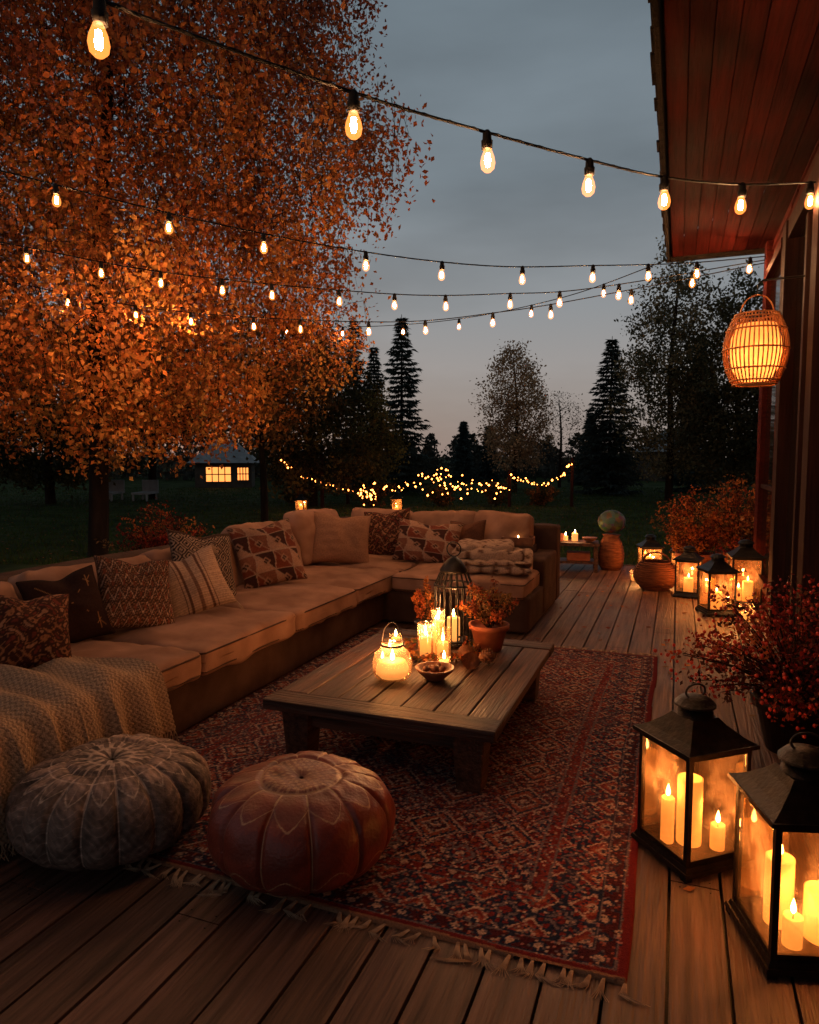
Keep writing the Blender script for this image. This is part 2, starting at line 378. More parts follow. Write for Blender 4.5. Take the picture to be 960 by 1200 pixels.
def rot(V,e,loc=(0,0,0)):
    m=np.array(Euler(e).to_matrix()); return V@m.T+np.array(loc)

sofa=empty('sectional_sofa')
mb=MB()
Q,F=rbox(.56,3.0,.15,.02,n=10,wr=.002); mb.add(Q+np.array([-3.01,4.1,.165]),F,'sofabase',True)
Q,F=rbox(.67,.70,.15,.02,n=10,wr=.002); mb.add(Q+np.array([-1.80,6.40,.166]),F,'sofabase',True)
Q,F=rbox(.12,3.05,.39,.035,n=12,wr=.003); mb.add(Q+np.array([-3.68,4.10,.415]),F,'sofabase',True)
Q,F=rbox(1.30,.11,.39,.035,n=12,wr=.003); mb.add(Q+np.array([-2.42,7.2,.414]),F,'sofabase',True)
Q,F=rbox(.10,.36,.26,.03,n=10,wr=.003); mb.add(Q+np.array([-1.22,6.72,.30]),F,'sofabase',True)
mb.build('frame',parent=sofa)
mb=MB()
def seatc(cx,cy,hx,hy,seed):
    Q,F=rbox(hx,hy,.075,.035,puff=.034,n=24,wr=.010,seed=seed); mb.add(Q+np.array([cx,cy,.375+rng.uniform(-.003,.003)]),F,'sofa',True)
    for z in (.055,-.05):
        c=.035; pts=[]
        for (sx,sy,a0) in ((1,1,0),(-1,1,90),(-1,-1,180),(1,-1,270)):
            for a in (0,30,60,90): pts.append((cx+sx*(hx-c)+c*.93*math.cos(R(a0+a)),cy+sy*(hy-c)+c*.93*math.sin(R(a0+a)),.375+z))
        P=[]
        for i in range(len(pts)):
            A_=np.array(pts[i]);B_=np.array(pts[(i+1)%len(pts)]); m_=max(1,int(np.linalg.norm(B_-A_)/.06))
            for k in range(m_): P.append(A_+(B_-A_)*k/m_)
        tube(mb,P,.0055,5,'sofabase',True)
ys=[1.1,2.05,3.05,4.05,5.0,5.95]
for i in range(5):
    a,b=ys[i],ys[i+1]; seatc(-2.97,(a+b)/2,.60,(b-a)/2-.006,i*3)
seatc(-2.97,6.51,.60,.55,29); seatc(-1.76,6.36,.60,.70,31)
mb.build('seat_cushions',parent=sofa)
mb=MB()
def backc(x,y,z,hw,hh,face,tilt,seed,th=.10):
    Q,F=rbox(hw,hh,th,.06,puff=.06,n=18,wr=.018,seed=seed)
    e=Euler((R(90)+tilt*-1,rng.uniform(-.05,.05),R(90) if face=='x' else 0))
    mb.add(rot(Q,e,(x,y,z)),F,'sofa',True)
backc(-3.40,2.3,.60,.46,.21,'x',R(18),1)
backc(-3.40,3.3,.62,.50,.22,'x',R(18),12)
backc(-3.40,4.3,.62,.48,.22,'x',R(18),23)
backc(-3.40,5.25,.66,.45,.26,'x',R(15),34)
backc(-3.40,6.2,.69,.45,.28,'x',R(13),45)
backc(-3.02,6.98,.68,.36,.25,'y',R(12),56)
backc(-2.30,6.98,.67,.38,.25,'y',R(14),67)
backc(-1.66,6.96,.68,.30,.26,'y',R(12),78)
mb.build('back_cushions',parent=sofa)

def A3(c,sh): return np.broadcast_to(np.array(c,float),sh+(3,)).copy()
def p_plain(c):
    return lambda u,v: A3(c,u.shape)
def p_geo(u,v):
    C=A3((.21,.082,.05),u.shape); k=1.6; u_=u+.03*np.sin(v*7); a=(u_*k)%1; b=(v*k)%1; i=np.floor(u_*k)+np.floor(v*k)
    t=(a+b)<1; odd=(i%2)==0
    C[t&odd]=(.36,.20,.135); C[(~t)&odd]=(.055,.022,.018); C[t&~odd]=(.18,.045,.026)
    dd=np.abs(a-.5)+np.abs(b-.5); C[(dd<.25)]=(.32,.17,.11); C[(dd<.14)]=(.05,.02,.015)
    ln=(np.minimum(a,1-a)<.03)|(np.minimum(b,1-b)<.03)|(np.abs(a+b-1)<.03); C[ln]=(.34,.22,.16); return C
def p_kilim(u,v):
    C=A3((.055,.025,.018),u.shape); z=np.abs(((u*4)%1)-.5)*2; 
    m=((v*2.4+z*.8)%1); C[m<.18]=(.32,.2,.14); C[(m>.45)&(m<.55)]=(.20,.09,.05); C[(m>.7)&(m<.76)]=(.26,.16,.11)
    n=(np.sin(u*50)*np.sin(v*50)>.5); C[n]*=1.7; C[(np.sin(u*23)*np.sin(v*9)>.75)]=(.18,.05,.03); return C
def p_diam(u,v):
    C=A3((.36,.24,.175),u.shape); d=np.abs(((u*2.5)%1)-.5)+np.abs(((v*2.5)%1)-.5)
    C[(d%.24)<.13]=(.03,.018,.015); C[np.abs(v)>.9]=(.06,.03,.02); return C
def p_stripe(u,v):
    C=A3((.46,.29,.20),u.shape); s=np.abs(u); C[(s>.28)&(s<.36)]=(.13,.06,.04); C[(s>.44)&(s<.48)]=(.13,.06,.04); C[(s<.06)]=(.2,.1,.065)
    C*= (1-.3*(np.sin(v*90)>.4))[...,None]; return C
def p_star(u,v):
    C=A3((.026,.012,.010),u.shape)
    for cx,cy,s in ((0,.05,.5),(-.6,.6,.2),(.62,-.6,.22),(.62,.6,.18),(-.6,-.6,.2)):
        r=np.hypot(u-cx,v-cy); t=np.arctan2(v-cy,u-cx)
        C[(np.abs(np.sin(t*4))*r<.016)&(r<s)]=(.30,.15,.06)
    return C
def p_orn(u,v):
    C=A3((.045,.018,.013),u.shape); f=np.sin(u*13+3*np.cos(v*9))+np.sin(v*13+3*np.cos(u*9))
    C[np.abs(f)<.2]=(.23,.10,.05); C[f>1.5]=(.28,.14,.08); C[f<-1.5]=(.13,.03,.02); return C
def pillow(name,loc,rz,tilt,w,h,T,pat,roll=0,n=80,seed=0,tassel=False):
    g=np.linspace(-1,1,n); g=np.sign(g)*(1-(1-np.abs(g))**1.15); u,v=np.meshgrid(g,g)
    C=pat(u,v); x=w/2*u*(1-.08*(1-v**2)); z=h/2*v*(1-.08*(1-u**2))
    P=np.stack([x,z,0*x],-1).reshape(-1,3)
    C=C*(1+.18*vnoise(P,9,seed+50).reshape(u.shape))[...,None]
    th=T/2*(np.clip((1-u**2)*(1-v**2),0,1))**.42
    wr=(vnoise(P,16,seed)*.011+vnoise(P,42,seed+3)*.004).reshape(u.shape)*(th/(T/2))
    wr+= -.035*np.exp(-((u-.1*math.sin(seed))**2)/.06)*np.clip(v,0,1)*(th/(T/2))
    mb=MB()
    z=z-.03*np.exp(-(u**2)/.12)*np.clip(v,0,1)**2
    F=gridf(n,n)
    mb.add(np.stack([x,-th-wr-.002,z],-1).reshape(-1,3),F,'fabric',True,C.reshape(-1,3))
    mb.add(np.stack([x,th+wr+.002,z],-1).reshape(-1,3),[q[::-1] for q in F],'fabric',True,C.reshape(-1,3))
    ed=np.concatenate([np.stack([x[0],0*x[0],z[0]],1),np.stack([x[:,-1],0*x[0],z[:,-1]],1)[1:],np.stack([x[-1],0*x[0],z[-1]],1)[::-1][1:],np.stack([x[:,0],0*x[0],z[:,0]],1)[::-1][1:-1]])
    tube(mb,ed[::2],.005,5,'fabric',True,col=C.mean(axis=(0,1))*.7)
    if tassel:
        for cx,cz in ((-1,-1),(1,-1),(-1,1),(1,1)):
            for k in range(9):
                a=rng.normal(0,.015,3); tube(mb,[(cx*w/2,0,cz*h/2),(cx*(w/2+.015)+a[0],a[1],cz*h/2-.06+a[2])],[.003,.002],4,'fringe')
    return mb.build(name,loc,(-tilt,roll,rz))
SZ=.455
def onseat(h,t,roll=0): return SZ+h/2*math.cos(t)*(abs(math.cos(roll))+abs(math.sin(roll))*.8)-.01
def PL(name,x,y,rz,tilt,w,h,T,pat,roll=0,seed=0,dz=0,tassel=False):
    pillow(name,(x,y,onseat(h,R(tilt),R(roll))+dz),R(rz),R(tilt),w,h,T,pat,R(roll),seed=seed,tassel=tassel)
PL('throw_pillow',-2.98,2.46,62,34,.44,.42,.24,p_orn,8,1)
PL('throw_pillow',-3.17,2.90,72,24,.42,.42,.17,p_star,-6,2)
PL('throw_pillow',-3.05,3.30,66,27,.47,.46,.17,p_kilim,9,3)
PL('throw_pillow',-2.98,3.74,55,32,.44,.44,.16,p_stripe,-14,4,tassel=True)
PL('throw_pillow',-3.2,4.14,70,22,.52,.52,.15,p_diam,8,5)
PL('throw_pillow',-3.10,4.84,58,25,.55,.54,.20,p_geo,-6,6)
PL('throw_pillow',-3.06,6.08,30,24,.58,.52,.22,p_plain((.33,.165,.10)),5,7)
PL('throw_pillow',-2.82,6.68,8,18,.50,.50,.16,p_orn,-6,8)
PL('throw_pillow',-2.30,6.48,6,26,.66,.44,.20,p_geo,4,9)
PL('throw_pillow',-1.96,6.70,-5,18,.38,.42,.18,p_plain((.12,.05,.03)),-4,10)

def throw():
    ny,nx=420,300
    path=catmull([(-3.15,.50),(-2.9,.49),(-2.6,.485),(-2.42,.475),(-2.352,.43),(-2.325,.33),(-2.315,.2),(-2.31,.07)],18)
    sg=np.concatenate([[0],np.cumsum(np.linalg.norm(np.diff(path,axis=0),axis=1))]); s=np.linspace(0,sg[-1],nx)
    px=np.interp(s,sg,path[:,0]); pz=np.interp(s,sg,path[:,1])
    t=np.linspace(0,1,ny); S_,T_=np.meshgrid(s/sg[-1],t)
    Y=1.45+T_*1.15+.04*np.sin(S_*5)+T_*(.14*S_-.14*(1-S_)**2)
    X=np.tile(px,(ny,1)); Z=np.tile(pz,(ny,1)); hang=np.clip((S_-.58)/.42,0,1)**.7
    ph=Y*34+1.4*np.sin(Y*6)+1.2*np.sin(S_*3)
    fold=(1-2*np.abs(np.sin(ph*.5))**.7)*.55+.4*np.sin(ph*1.37+2)
    X=X+hang*(.045*fold+.04); Z=Z+(1-hang)*.020*(np.sin(ph*.8+S_*5)+.6*np.sin(Y*13-S_*8)+1)
    Z+=hang**2*(.04*np.sin(Y*5.0+.8)+.05*T_)
    L_=S_*sg[-1]
    kn=np.abs(np.sin((Y*0+T_*1.15)*math.pi/.022+.9*np.sin(L_*math.pi/.016)))  # cable columns
    kn2=np.abs(np.sin(L_*math.pi/.011)); h=(kn*.7+kn2*.3)
    X+=.006*h*hang; Z+=.006*h*(1-hang)
    c=np.array((.40,.265,.175))[None,None,:]*(.35+.75*h)[...,None]*(.8+.35*(hang*fold+1)/2)[...,None]**0
    mb=MB(); V=np.stack([X,Y,Z],-1); mb.add(V.reshape(-1,3),gridf(ny,nx),'knit',True,c.reshape(-1,3))
    for j in range(0,ny,5):
        p=V[j,-1]
        for q in range(3):
            tube(mb,[p,p+np.array([rng.normal(0,.006),rng.normal(0,.006),-.025]),p+np.array([rng.normal(0,.012),rng.normal(0,.012),-.055])],[.003,.0025,.0015],4,'fringe')
    o=mb.build('knit_throw_blanket')
throw()
mb=MB()
for k,(dx,dy,hx,hy,hz) in enumerate([(0,0,.37,.35,.032),(.02,-.02,.35,.32,.032),(-.02,.02,.32,.29,.030),(-.05,.04,.26,.24,.03)]):
    Q,F=rbox(hx,hy,hz,.028,puff=.022,n=30,wr=.020,seed=40+k)
    P=Q.copy(); c=np.where((np.sin(P[:,0]*52+2*np.sin(P[:,1]*20))*np.sin(P[:,1]*52)>.45)[:,None],(.12,.06,.04),(.38,.25,.18))
    mb.add(Q+np.array([dx,dy,.035+k*.056]),F,'fabric',True,c)
for k in range(26):
    y=-.30+k*.6/25; tube(mb,[(-.37,y,.03),(-.40+rng.normal(0,.006),y+rng.normal(0,.01),.0),(-.42,y+rng.normal(0,.012),-.03)],[.004,.003,.002],4,'fringe')
mb.build('folded_blanket',(-1.58,6.18,.475),(0,0,R(12)))
mb=MB(); box(mb,(0,0,.01),(.3,.2,.02),'bowl')
for a,b,c,d in ((0,.1,.3,.012),(0,-.1,.3,.012)): box(mb,(a,b,.045),(c,d,.07),'bowl')
for a in (-.15,.15): box(mb,(a,0,.043),(.012,.185,.065),'bowl')
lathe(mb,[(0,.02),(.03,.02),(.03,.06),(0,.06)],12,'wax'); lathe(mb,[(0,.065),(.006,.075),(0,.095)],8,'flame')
mb.build('serving_tray',(-1.46,6.8,.46+.17),(0,0,R(5)))
mb=MB(); box(mb,(0,0,.085),(.34,.24,.166),'sofabase'); mb.build('storage_box',(-1.46,6.8,.462),(0,0,R(5)),bevel=.01)

# ------------------------------------------------------------ poufs
def pouf(name,loc,Rr,H,style,mat,rz):
    ns,nth=190,540
    s=np.linspace(0.0005,.9995,ns)**.9; th=np.linspace(0,2*np.pi,nth,endpoint=False)
    Tt,Ss=np.meshgrid(th,s); an=np.pi*Ss
    rr=np.abs(np.sin(an))**.66; cz=np.cos(an)
    zz=.5+.5*np.sign(cz)*np.abs(cz)**.80
    K=12 if style else 18
    ph=((Tt*K/(2*np.pi))%1)-.5; dseam=.5-np.abs(ph)
    dist=dseam*2*np.pi/K*np.maximum(rr,.02)
    outer=np.clip((rr-.42)/.5,0,1)
    seam=np.exp(-(dist/.028)**2)
    bul=1+.03*np.sin(np.clip(dseam*2,0,1)*np.pi/2)*outer
    top=cz>0; rho=rr
    P0=np.stack([rr*np.cos(Tt),rr*np.sin(Tt),zz],-1).reshape(-1,3)
    var=vnoise(P0,3.5,2).reshape(rr.shape); var2=vnoise(P0,16,6).reshape(rr.shape); var3=vnoise(P0,45,8).reshape(rr.shape)
    if style:
        C=A3((.175,.027,.014),rr.shape); hi=(.38,.19,.10)
        C*= (1+.28*var+.18*var2)[...,None]
        l=(dist<.0075)&(rho>.46)&(Ss<.93)
        l|= top&(np.abs(rho-.46)<.007)
        arch=.87-.20*(np.abs(ph)*2)**1.4
        l|= top&(np.abs(rho-arch)<.008)&(rho>.46)
        l|= (Ss>.40)&(np.abs(Ss-.60+.05*np.cos(ph*2*np.pi))<.003)
        C[l]=hi
        ux=rr*np.cos(Tt); uy=rr*np.sin(Tt)
        inn=top&(rho<.43); lat=((np.sin(ux*62)*np.sin(uy*62)>.35)|((np.sin(Tt*24)>.6)&(rho>.33)))&inn&(rho>.05); C[lat]=(.28,.12,.065)
        for rc in (.43,.31,.12): C[top&(np.abs(rho-rc)<.007)]=(.34,.17,.09)
    else:
        C=A3((.15,.098,.078),rr.shape)
        C*= (1+.35*var+.35*var2)[...,None]
        fr=np.abs(ph)*2
        C[top&(fr<.55)&(rho>.40)&(rho<.78)]*=1.6
        l=(dist<.010)&(rho>.36); C[l]=(.42,.30,.24)
        l2=top&(np.abs(np.sin(Tt*K))*rr<.05)&(rho>.36)&(rho<.86); C[l2]=(.33,.23,.185)
        for rc in (.12,.22,.36,.60): C[top&(np.abs(rho-rc)<.009)]=(.44,.32,.26)
        C[top&(rho<.36)&(np.sin(Tt*18+8*rho)>.0)&(rho>.22)]=(.36,.26,.21)
        C[top&(rho<.22)&(np.sin(Tt*9)>.0)&(rho>.04)]=(.38,.28,.225)
        arch=.84-.2*(np.abs(ph)*2)**1.3; C[top&(np.abs(rho-arch)<.010)]=(.38,.28,.22)
        C[(~top|(rho>.86))&(np.abs(np.sin(Ss*60+2*np.cos(Tt*K)))<.2)]*=1.6
        C*=(1+.35*var3)[...,None]
    C=np.clip(C,.005,1)
    rad=Rr*rr*bul*(1-.03*seam*outer)*(1+.018*vnoise(P0,3,9).reshape(rr.shape)+.008*vnoise(P0,14,5).reshape(rr.shape))
    Z=H*zz+.012*vnoise(P0,3.3,12).reshape(rr.shape)*zz+.003*var2
    Z=np.where(top,Z-H*.03*seam*outer-.008*np.exp(-((rho-.44)/.03)**2)-.012*np.exp(-(rho/.06)**2),Z)
    Z=np.maximum(Z,0)
    V=np.stack([rad*np.cos(Tt),rad*np.sin(Tt),Z],-1).reshape(-1,3)
    mb=MB(); mb.add(V,[q[::-1] for q in gridf(ns,nth,True)],mat,True,C.reshape(-1,3))
    mb.build(name,loc,(0,0,rz))
pouf('leather_pouf',(-1.25,2.15,.014),.33,.34,True,'leather',.1)
pouf('moroccan_pouf',(-2.02,2.03,.014),.36,.335,False,'suede',.3)

# ------------------------------------------------------------ coffee table
mb=MB(); x0,x1,y0,y1,zt,th=-1.84,-.69,2.80,4.32,.335,.052
bw=.15
def tint(): 
    g=rng.uniform(.55,1.35); return (g,g*rng.uniform(.93,1.02),g*rng.uniform(.9,1.02))
box(mb,((x0+x1)/2,y0+bw/2,zt-th/2+.002),(x1-x0,bw-.003,th),'tablex',col=tint())
box(mb,((x0+x1)/2,y1-bw/2,zt-th/2+.002),(x1-x0,bw-.003,th),'tablex',col=tint())
n=7; pw=(x1-x0)/n
for i in range(n): box(mb,(x0+pw*(i+.5),(y0+y1)/2,zt-th/2+rng.uniform(-.002,.0015)),(pw-.006,y1-y0-2*bw-.006,th-.006),'table',col=tint())
for xx in (x0+.13,x1-.13): box(mb,(xx,(y0+y1)/2,zt-th-.05),(.05,y1-y0-.36,.09),'table',col=tint())
for yy in (y0+.13,y1-.13): box(mb,((x0+x1)/2,yy,zt-th-.05),(x1-x0-.36,.05,.09),'tablex',col=tint())
for xx in (x0+.14,x1-.14):
    for yy in (y0+.14,y1-.14):
        sqf(mb,.115,.012,.15,zt-th-.003,'table',(xx,yy,0))
mb.build('coffee_table',bevel=.007)
TZ=zt+.003

# ------------------------------------------------------------ lanterns and candles
def candle(mb,x,y,z,r,h):
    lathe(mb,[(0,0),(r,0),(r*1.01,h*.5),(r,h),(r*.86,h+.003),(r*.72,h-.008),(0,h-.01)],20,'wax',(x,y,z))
    lathe(mb,[(.0015,h-.01),(.0012,h+.012)],5,'black',(x,y,z))
    lathe(mb,[(0,h+.006),(.007,h+.014),(.0085,h+.024),(.005,h+.04),(0,h+.056)],10,'flame',(x,y,z))
def lantern(name,loc,w,h,rz,cands,energy,metal='black'):
    mb=MB(); p=.05*w+.004
    for sx in (-1,1):
        for sy in (-1,1):
            box(mb,(sx*w*.5,sy*w*.5,.008),(w*.1,w*.1,.016),metal)
            box(mb,(sx*(w/2-p/2),sy*(w/2-p/2),.045+(h-.045)/2),(p,p,h-.05),metal)
    sqf(mb,w*1.13,.016,w*1.10,.030,metal); sqf(mb,w*1.06,.0305,w*1.02,.047,metal)
    for s in (-1,1):
        for a in (0,1):
            for zz in (.056,h-.012):
                c=(0,s*(w/2-p/2)*.998,zz) if a==0 else (s*(w/2-p/2)*.998,0,zz)
                box(mb,c,(w-2*p,p*.8,.018) if a==0 else (p*.8,w-2*p,.018),metal)
            c=(0,s*(w/2-p*.5),.045+(h-.05)/2) if a==0 else (s*(w/2-p*.5),0,.045+(h-.05)/2)
            box(mb,c,(w-2*p,.002,h-.075) if a==0 else (.002,w-2*p,h-.075),'pane')
    sqf(mb,w*1.14,h-.002,w*1.14,h+.012,metal)
    k=w/.3
    lathe(mb,[(w*1.1/1.414,h+.012),(w*.86/1.414,h+.035*k),(w*.56/1.414,h+.075*k),(w*.42/1.414,h+.10*k)],4,metal,(0,0,0),math.pi/4,False)
    lathe(mb,[(w*.24,h+.10*k),(w*.22,h+.14*k)],20,metal)
    lathe(mb,[(w*.27,h+.14*k),(w*.27,h+.148*k),(w*.2,h+.17*k),(.02,h+.182*k),(0,h+.183*k)],20,metal)
    rr=.03*k; tube(mb,[(rr*1.6*math.cos(t),0,h+.172*k+rr*.8+rr*math.sin(t)) for t in np.linspace(0,2*np.pi,22,endpoint=False)],.0045*k,6,metal,True)
    for (x,y,r,ch) in cands: candle(mb,x,y,.048,r,ch)
    o=mb.build(name,loc,(0,0,rz),bevel=.002 if w>.25 else 0)
    for i,(x,y,r,ch) in enumerate(cands):
        plight('flame_light',(x,y,.048+ch+.075),energy/len(cands),parent=o,rad=.012)
    return o
lantern('candle_lantern',(.085,2.745,0),.275,.45,R(40),[(-.01,.0,.045,.25),(-.085,.03,.024,.17),(.06,-.07,.026,.09)],4.8,'bronze')
lantern('candle_lantern',(.385,2.33,0),.285,.455,R(17),[(-.045,.035,.042,.21),(.05,-.03,.048,.15),(-.05,-.07,.028,.09)],5.2,'bronze')
lantern('candle_lantern',(.38,7.2,0),.26,.42,R(20),[(0,0,.05,.16)],7)
lantern('candle_lantern',(.14,8.0,0),.24,.40,R(-10),[(0,0,.05,.15)],7)
lantern('candle_lantern',(.66,7.7,0),.28,.50,R(5),[(.03,0,.05,.2),(-.05,.03,.03,.12)],9)
lantern('candle_lantern',(-.30,9.3,0),.26,.36,R(15),[(0,0,.05,.18)],8)
lantern('candle_lantern',(.05,9.45,0),.2,.30,R(-5),[(0,0,.04,.14)],6)
lantern('candle_lantern',(-7.15,17.6,-.13),.3,.5,R(25),[(0,0,.06,.2)],18)
lantern('candle_lantern',(-9.9,17.2,-.13),.26,.42,R(5),[(0,0,.06,.2)],12)
def cage(loc,k=1.0):
    mb=MB(); r=.10*k
    lathe(mb,[(r*1.05,0),(r*1.05,.014),(r*.9,.02)],24,'black')
    for i in range(18):
        t=i*2*math.pi/18; pts=[(r*math.cos(t),r*math.sin(t),.01),(r*math.cos(t),r*math.sin(t),.32*k),(r*.75*math.cos(t),r*.75*math.sin(t),.38*k),(r*.3*math.cos(t),r*.3*math.sin(t),.42*k)]
        tube(mb,pts,.0055,5,'black')
    for z in (.03,.32*k): tube(mb,[(r*1.02*math.cos(t),r*1.02*math.sin(t),z) for t in np.linspace(0,6.283,28,endpoint=False)],.008,5,'black',True)
    lathe(mb,[(r*.72,.385*k),(r*.76,.40*k),(r*.4,.45*k),(.015,.47*k),(0,.472*k)],20,'black')
    tube(mb,[(.045*math.cos(t),0,.51*k+.045*math.sin(t)) for t in np.linspace(0,6.283,20,endpoint=False)],.0045,5,'black',True)
    candle(mb,0,0,.012,.04,.15)
    o=mb.build('wire_cage_lantern',loc); plight('flame_light',(0,0,.26),3,parent=o,rad=.012)
cage((-1.28,4.09,TZ),1.16)
mb=MB()
lathe(mb,[(.055,0),(.088,.008),(.103,.04),(.104,.09),(.092,.135),(.060,.165),(.055,.19),(.062,.20)],32,'jar')
tube(mb,[(.058*math.cos(t),.058*math.sin(t),.180) for t in np.linspace(0,6.283,26,endpoint=False)],.006,5,'bronze',True)
tube(mb,[(.06*math.cos(t),0,.18+.12*math.sin(t)) for t in np.linspace(0,math.pi,18)],.0035,5,'bronze')
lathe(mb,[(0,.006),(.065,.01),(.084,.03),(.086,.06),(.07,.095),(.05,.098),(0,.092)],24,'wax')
lathe(mb,[(0,.096),(.010,.104),(.012,.118),(.006,.14),(0,.16)],10,'flame')
o=mb.build('glass_jar_candle',(-1.37,3.31,TZ)); plight('flame_light',(0,0,.18),5,parent=o,rad=.015)
mb=MB()
for r,x,y,hh,ch in ((.045,0,0,.20,.12),(.045,.10,.02,.17,.09),(.04,.04,.11,.26,.19)):
    lathe(mb,[(r,0.001),(r,hh)],22,'jar',(x,y,0)); tube(mb,[(x+r*math.cos(t),y+r*math.sin(t),hh) for t in np.linspace(0,6.283,22,endpoint=False)],.002,4,'jar',True)
    candle(mb,x,y,.002,r*.72,ch)
o=mb.build('glass_pillar_candles',(-1.34,3.74,TZ)); plight('flame_light',(0,0,.2),4,parent=o,rad=.012); plight('flame_light',(.04,.11,.27),4,parent=o,rad=.012)
for (x,y,r,hh) in ((-1.54,3.68,.045,.08),(-1.18,3.60,.036,.065),(-1.50,3.48,.036,.06),(-1.60,3.92,.04,.08)):
    mb=MB(); lathe(mb,[(r*.8,0),(r,hh*.4),(r*1.0,hh)],20,'jar'); candle(mb,0,0,.004,r*.72,hh*.5)
    o=mb.build('votive_candle',(x,y,TZ)); plight('flame_light',(0,0,hh*.5+.07),1.2,parent=o,rad=.012)
mb=MB(); lathe(mb,[(0,.004),(.05,.0),(.055,.006),(.095,.045),(.105,.062),(.098,.062),(.08,.04),(.04,.016),(0,.014)],28,'bowl')
for i in range(11):
    a=rng.uniform(0,6.28); r=rng.uniform(0,.06); s=rng.uniform(.014,.02)
    lathe(mb,[(0,-s),(s*.7,-s*.7),(s,0),(s*.7,s*.7),(0,s)],8,'bowl',(r*math.cos(a),r*math.sin(a),.045+.012*rng.random()))
mb.build('wooden_bowl',(-1.16,3.385,TZ))
def pinecone(loc,rz):
    mb=MB(); lathe(mb,[(0,-.04),(.02,-.03),(.025,0),(.018,.04),(0,.055)],10,'bowl')
    for i in range(80):
        t=i/80; z=-.04+.095*t; r=.042*math.sin(math.pi*(t*.85+.12)); a=i*2.4
        c=np.array([r*math.cos(a),r*math.sin(a),z+.006]); tn=np.array([-math.sin(a),math.cos(a),0])*.009; o_=np.array([math.cos(a),math.sin(a),.5])*.010
        mb.add([c-o_*1.5-tn*.5,c-tn,c+o_,c+tn,],[(0,1,2,3)],'bowl')
    mb.build('pine_cone',loc,(R(80),0,rz))
pinecone((-1.04,3.64,TZ+.038),.4); pinecone((-.98,3.74,TZ+.038),2.0); pinecone((-1.1,3.76,TZ+.038),3.7)

# ------------------------------------------------------------ foliage helpers
def leafquads(P,size,asp=.55,hang=.0):
    n=len(P); a=rng.normal(size=(n,3)); a[:,2]-=hang; a/=np.linalg.norm(a,axis=1)[:,None]
    b=np.cross(a,rng.normal(size=(n,3))); b/=np.linalg.norm(b,axis=1)[:,None]+1e-9
    s=(size*rng.uniform(.6,1.3,n))[:,None]
    nn=np.cross(a,b)*s*.12
    V=np.stack([P-a*s*.5,P+b*s*asp*.5+nn,P+a*s*.5,P-b*s*asp*.5+nn],1)
    return V.reshape(-1,3)
def pick(pal,n,jit=.25):
    pal=np.array(pal); c=pal[rng.integers(0,len(pal),n)]*rng.uniform(1-jit,1+jit,(n,1)); return c
def shrub(parent,c,rad,n,size,pal,root,stems=14,droop=0,berries=0,asp=.55):
    c=np.array(c,float); rad=np.array(rad,float); K=max(10,n//40)
    d=rng.normal(size=(K,3)); d/=np.linalg.norm(d,axis=1)[:,None]; cl=c+d*rad*rng.uniform(.3,1.1,(K,1))**.7
    cl=cl[cl[:,2]>root[2]+.02] ; K=len(cl)
    root=np.array(root,float)
    idx=rng.integers(0,K,n); s=(1-rng.random(n)**2*.75)[:,None]
    P=root+(cl[idx]-root)*s+rng.normal(size=(n,3))*rad*.085+np.array([0,0,.12*rad[2]])*4*s*(1-s)
    P[:,2]=np.maximum(P[:,2],root[2])
    cc=pick(pal,K,.35)[idx]*rng.uniform(.6,1.3,(n,1))
    mb=MB()
    for i in range(K):
        e=cl[i]; m=(root+e)/2+np.array([0,0,.12*rad[2]])
        tube(mb,catmull([root+rng.normal(0,.01,3),m,e],3),np.linspace(.004,.0015,7)*max(1,rad[0]/.4),3,'bark')
    if berries:
        for i in range(berries):
            p=cl[rng.integers(0,K)]+rng.normal(size=3)*rad*.11; s=rng.uniform(.007,.012)
            lathe(mb,[(0,-s),(s*.8,-s*.5),(s*.8,s*.5),(0,s)],6,'berry',p)
    mb.build('stems',parent=parent)
    fast('foliage',leafquads(P,size,asp,droop),4,np.repeat(cc,4,0),'leaf',parent)
ORG=[(.36,.10,.022),(.28,.06,.015),(.42,.15,.035),(.18,.04,.015),(.15,.08,.03)]
RED=[(.22,.018,.009),(.30,.04,.013),(.13,.012,.008),(.26,.07,.022),(.06,.02,.012)]
def pot(name,loc,r,h,mat='terra'):
    mb=MB(); lathe(mb,[(r*.68,0),(r*.95,h*.82),(r*1.06,h*.82),(r*1.08,h),(r*.95,h),(r*.92,h*.88),(0,h*.86)],28,mat); return mb.build(name,loc)
p=pot('potted_plant',(-1.04,4.04,TZ),.115,.155); shrub(p,(0,0,.29),(.19,.19,.15),1500,.026,ORG+[(.2,.1,.03)],(0,0,.13))
p=pot('potted_plant',(-1.50,4.16,TZ),.06,.10,'bronze'); shrub(p,(0,0,.23),(.09,.09,.15),700,.024,ORG,(0,0,.08))
p=pot('potted_shrub',(.22,9.05,0),.21,.34); shrub(p,(0,0,.70),(.46,.42,.38),4200,.042,ORG,(0,0,.30))
p=pot('potted_shrub',(.70,9.1,0),.23,.36); shrub(p,(0,0,.80),(.5,.45,.52),4600,.042,ORG+[(.3,.13,.05)],(0,0,.32))
p=pot('potted_shrub',(.68,8.45,0),.15,.24); shrub(p,(0,0,.42),(.24,.24,.2),1200,.035,RED+ORG,(0,0,.22))
p=pot('berry_shrub',(.60,3.95,0),.2,.28,'bronze'); shrub(p,(-.02,0,.50),(.56,.50,.38),4800,.030,RED,(0,0,.25),40,0,620)
p=empty('dried_leaf_garland',(-1.30,3.86,TZ))
n=420; a=rng.uniform(0,6.283,n); rr_=rng.uniform(.16,.25,n); P=np.stack([rr_*np.cos(a)*1.05,rr_*np.sin(a)*1.15,rng.uniform(.004,.045,n)],1)
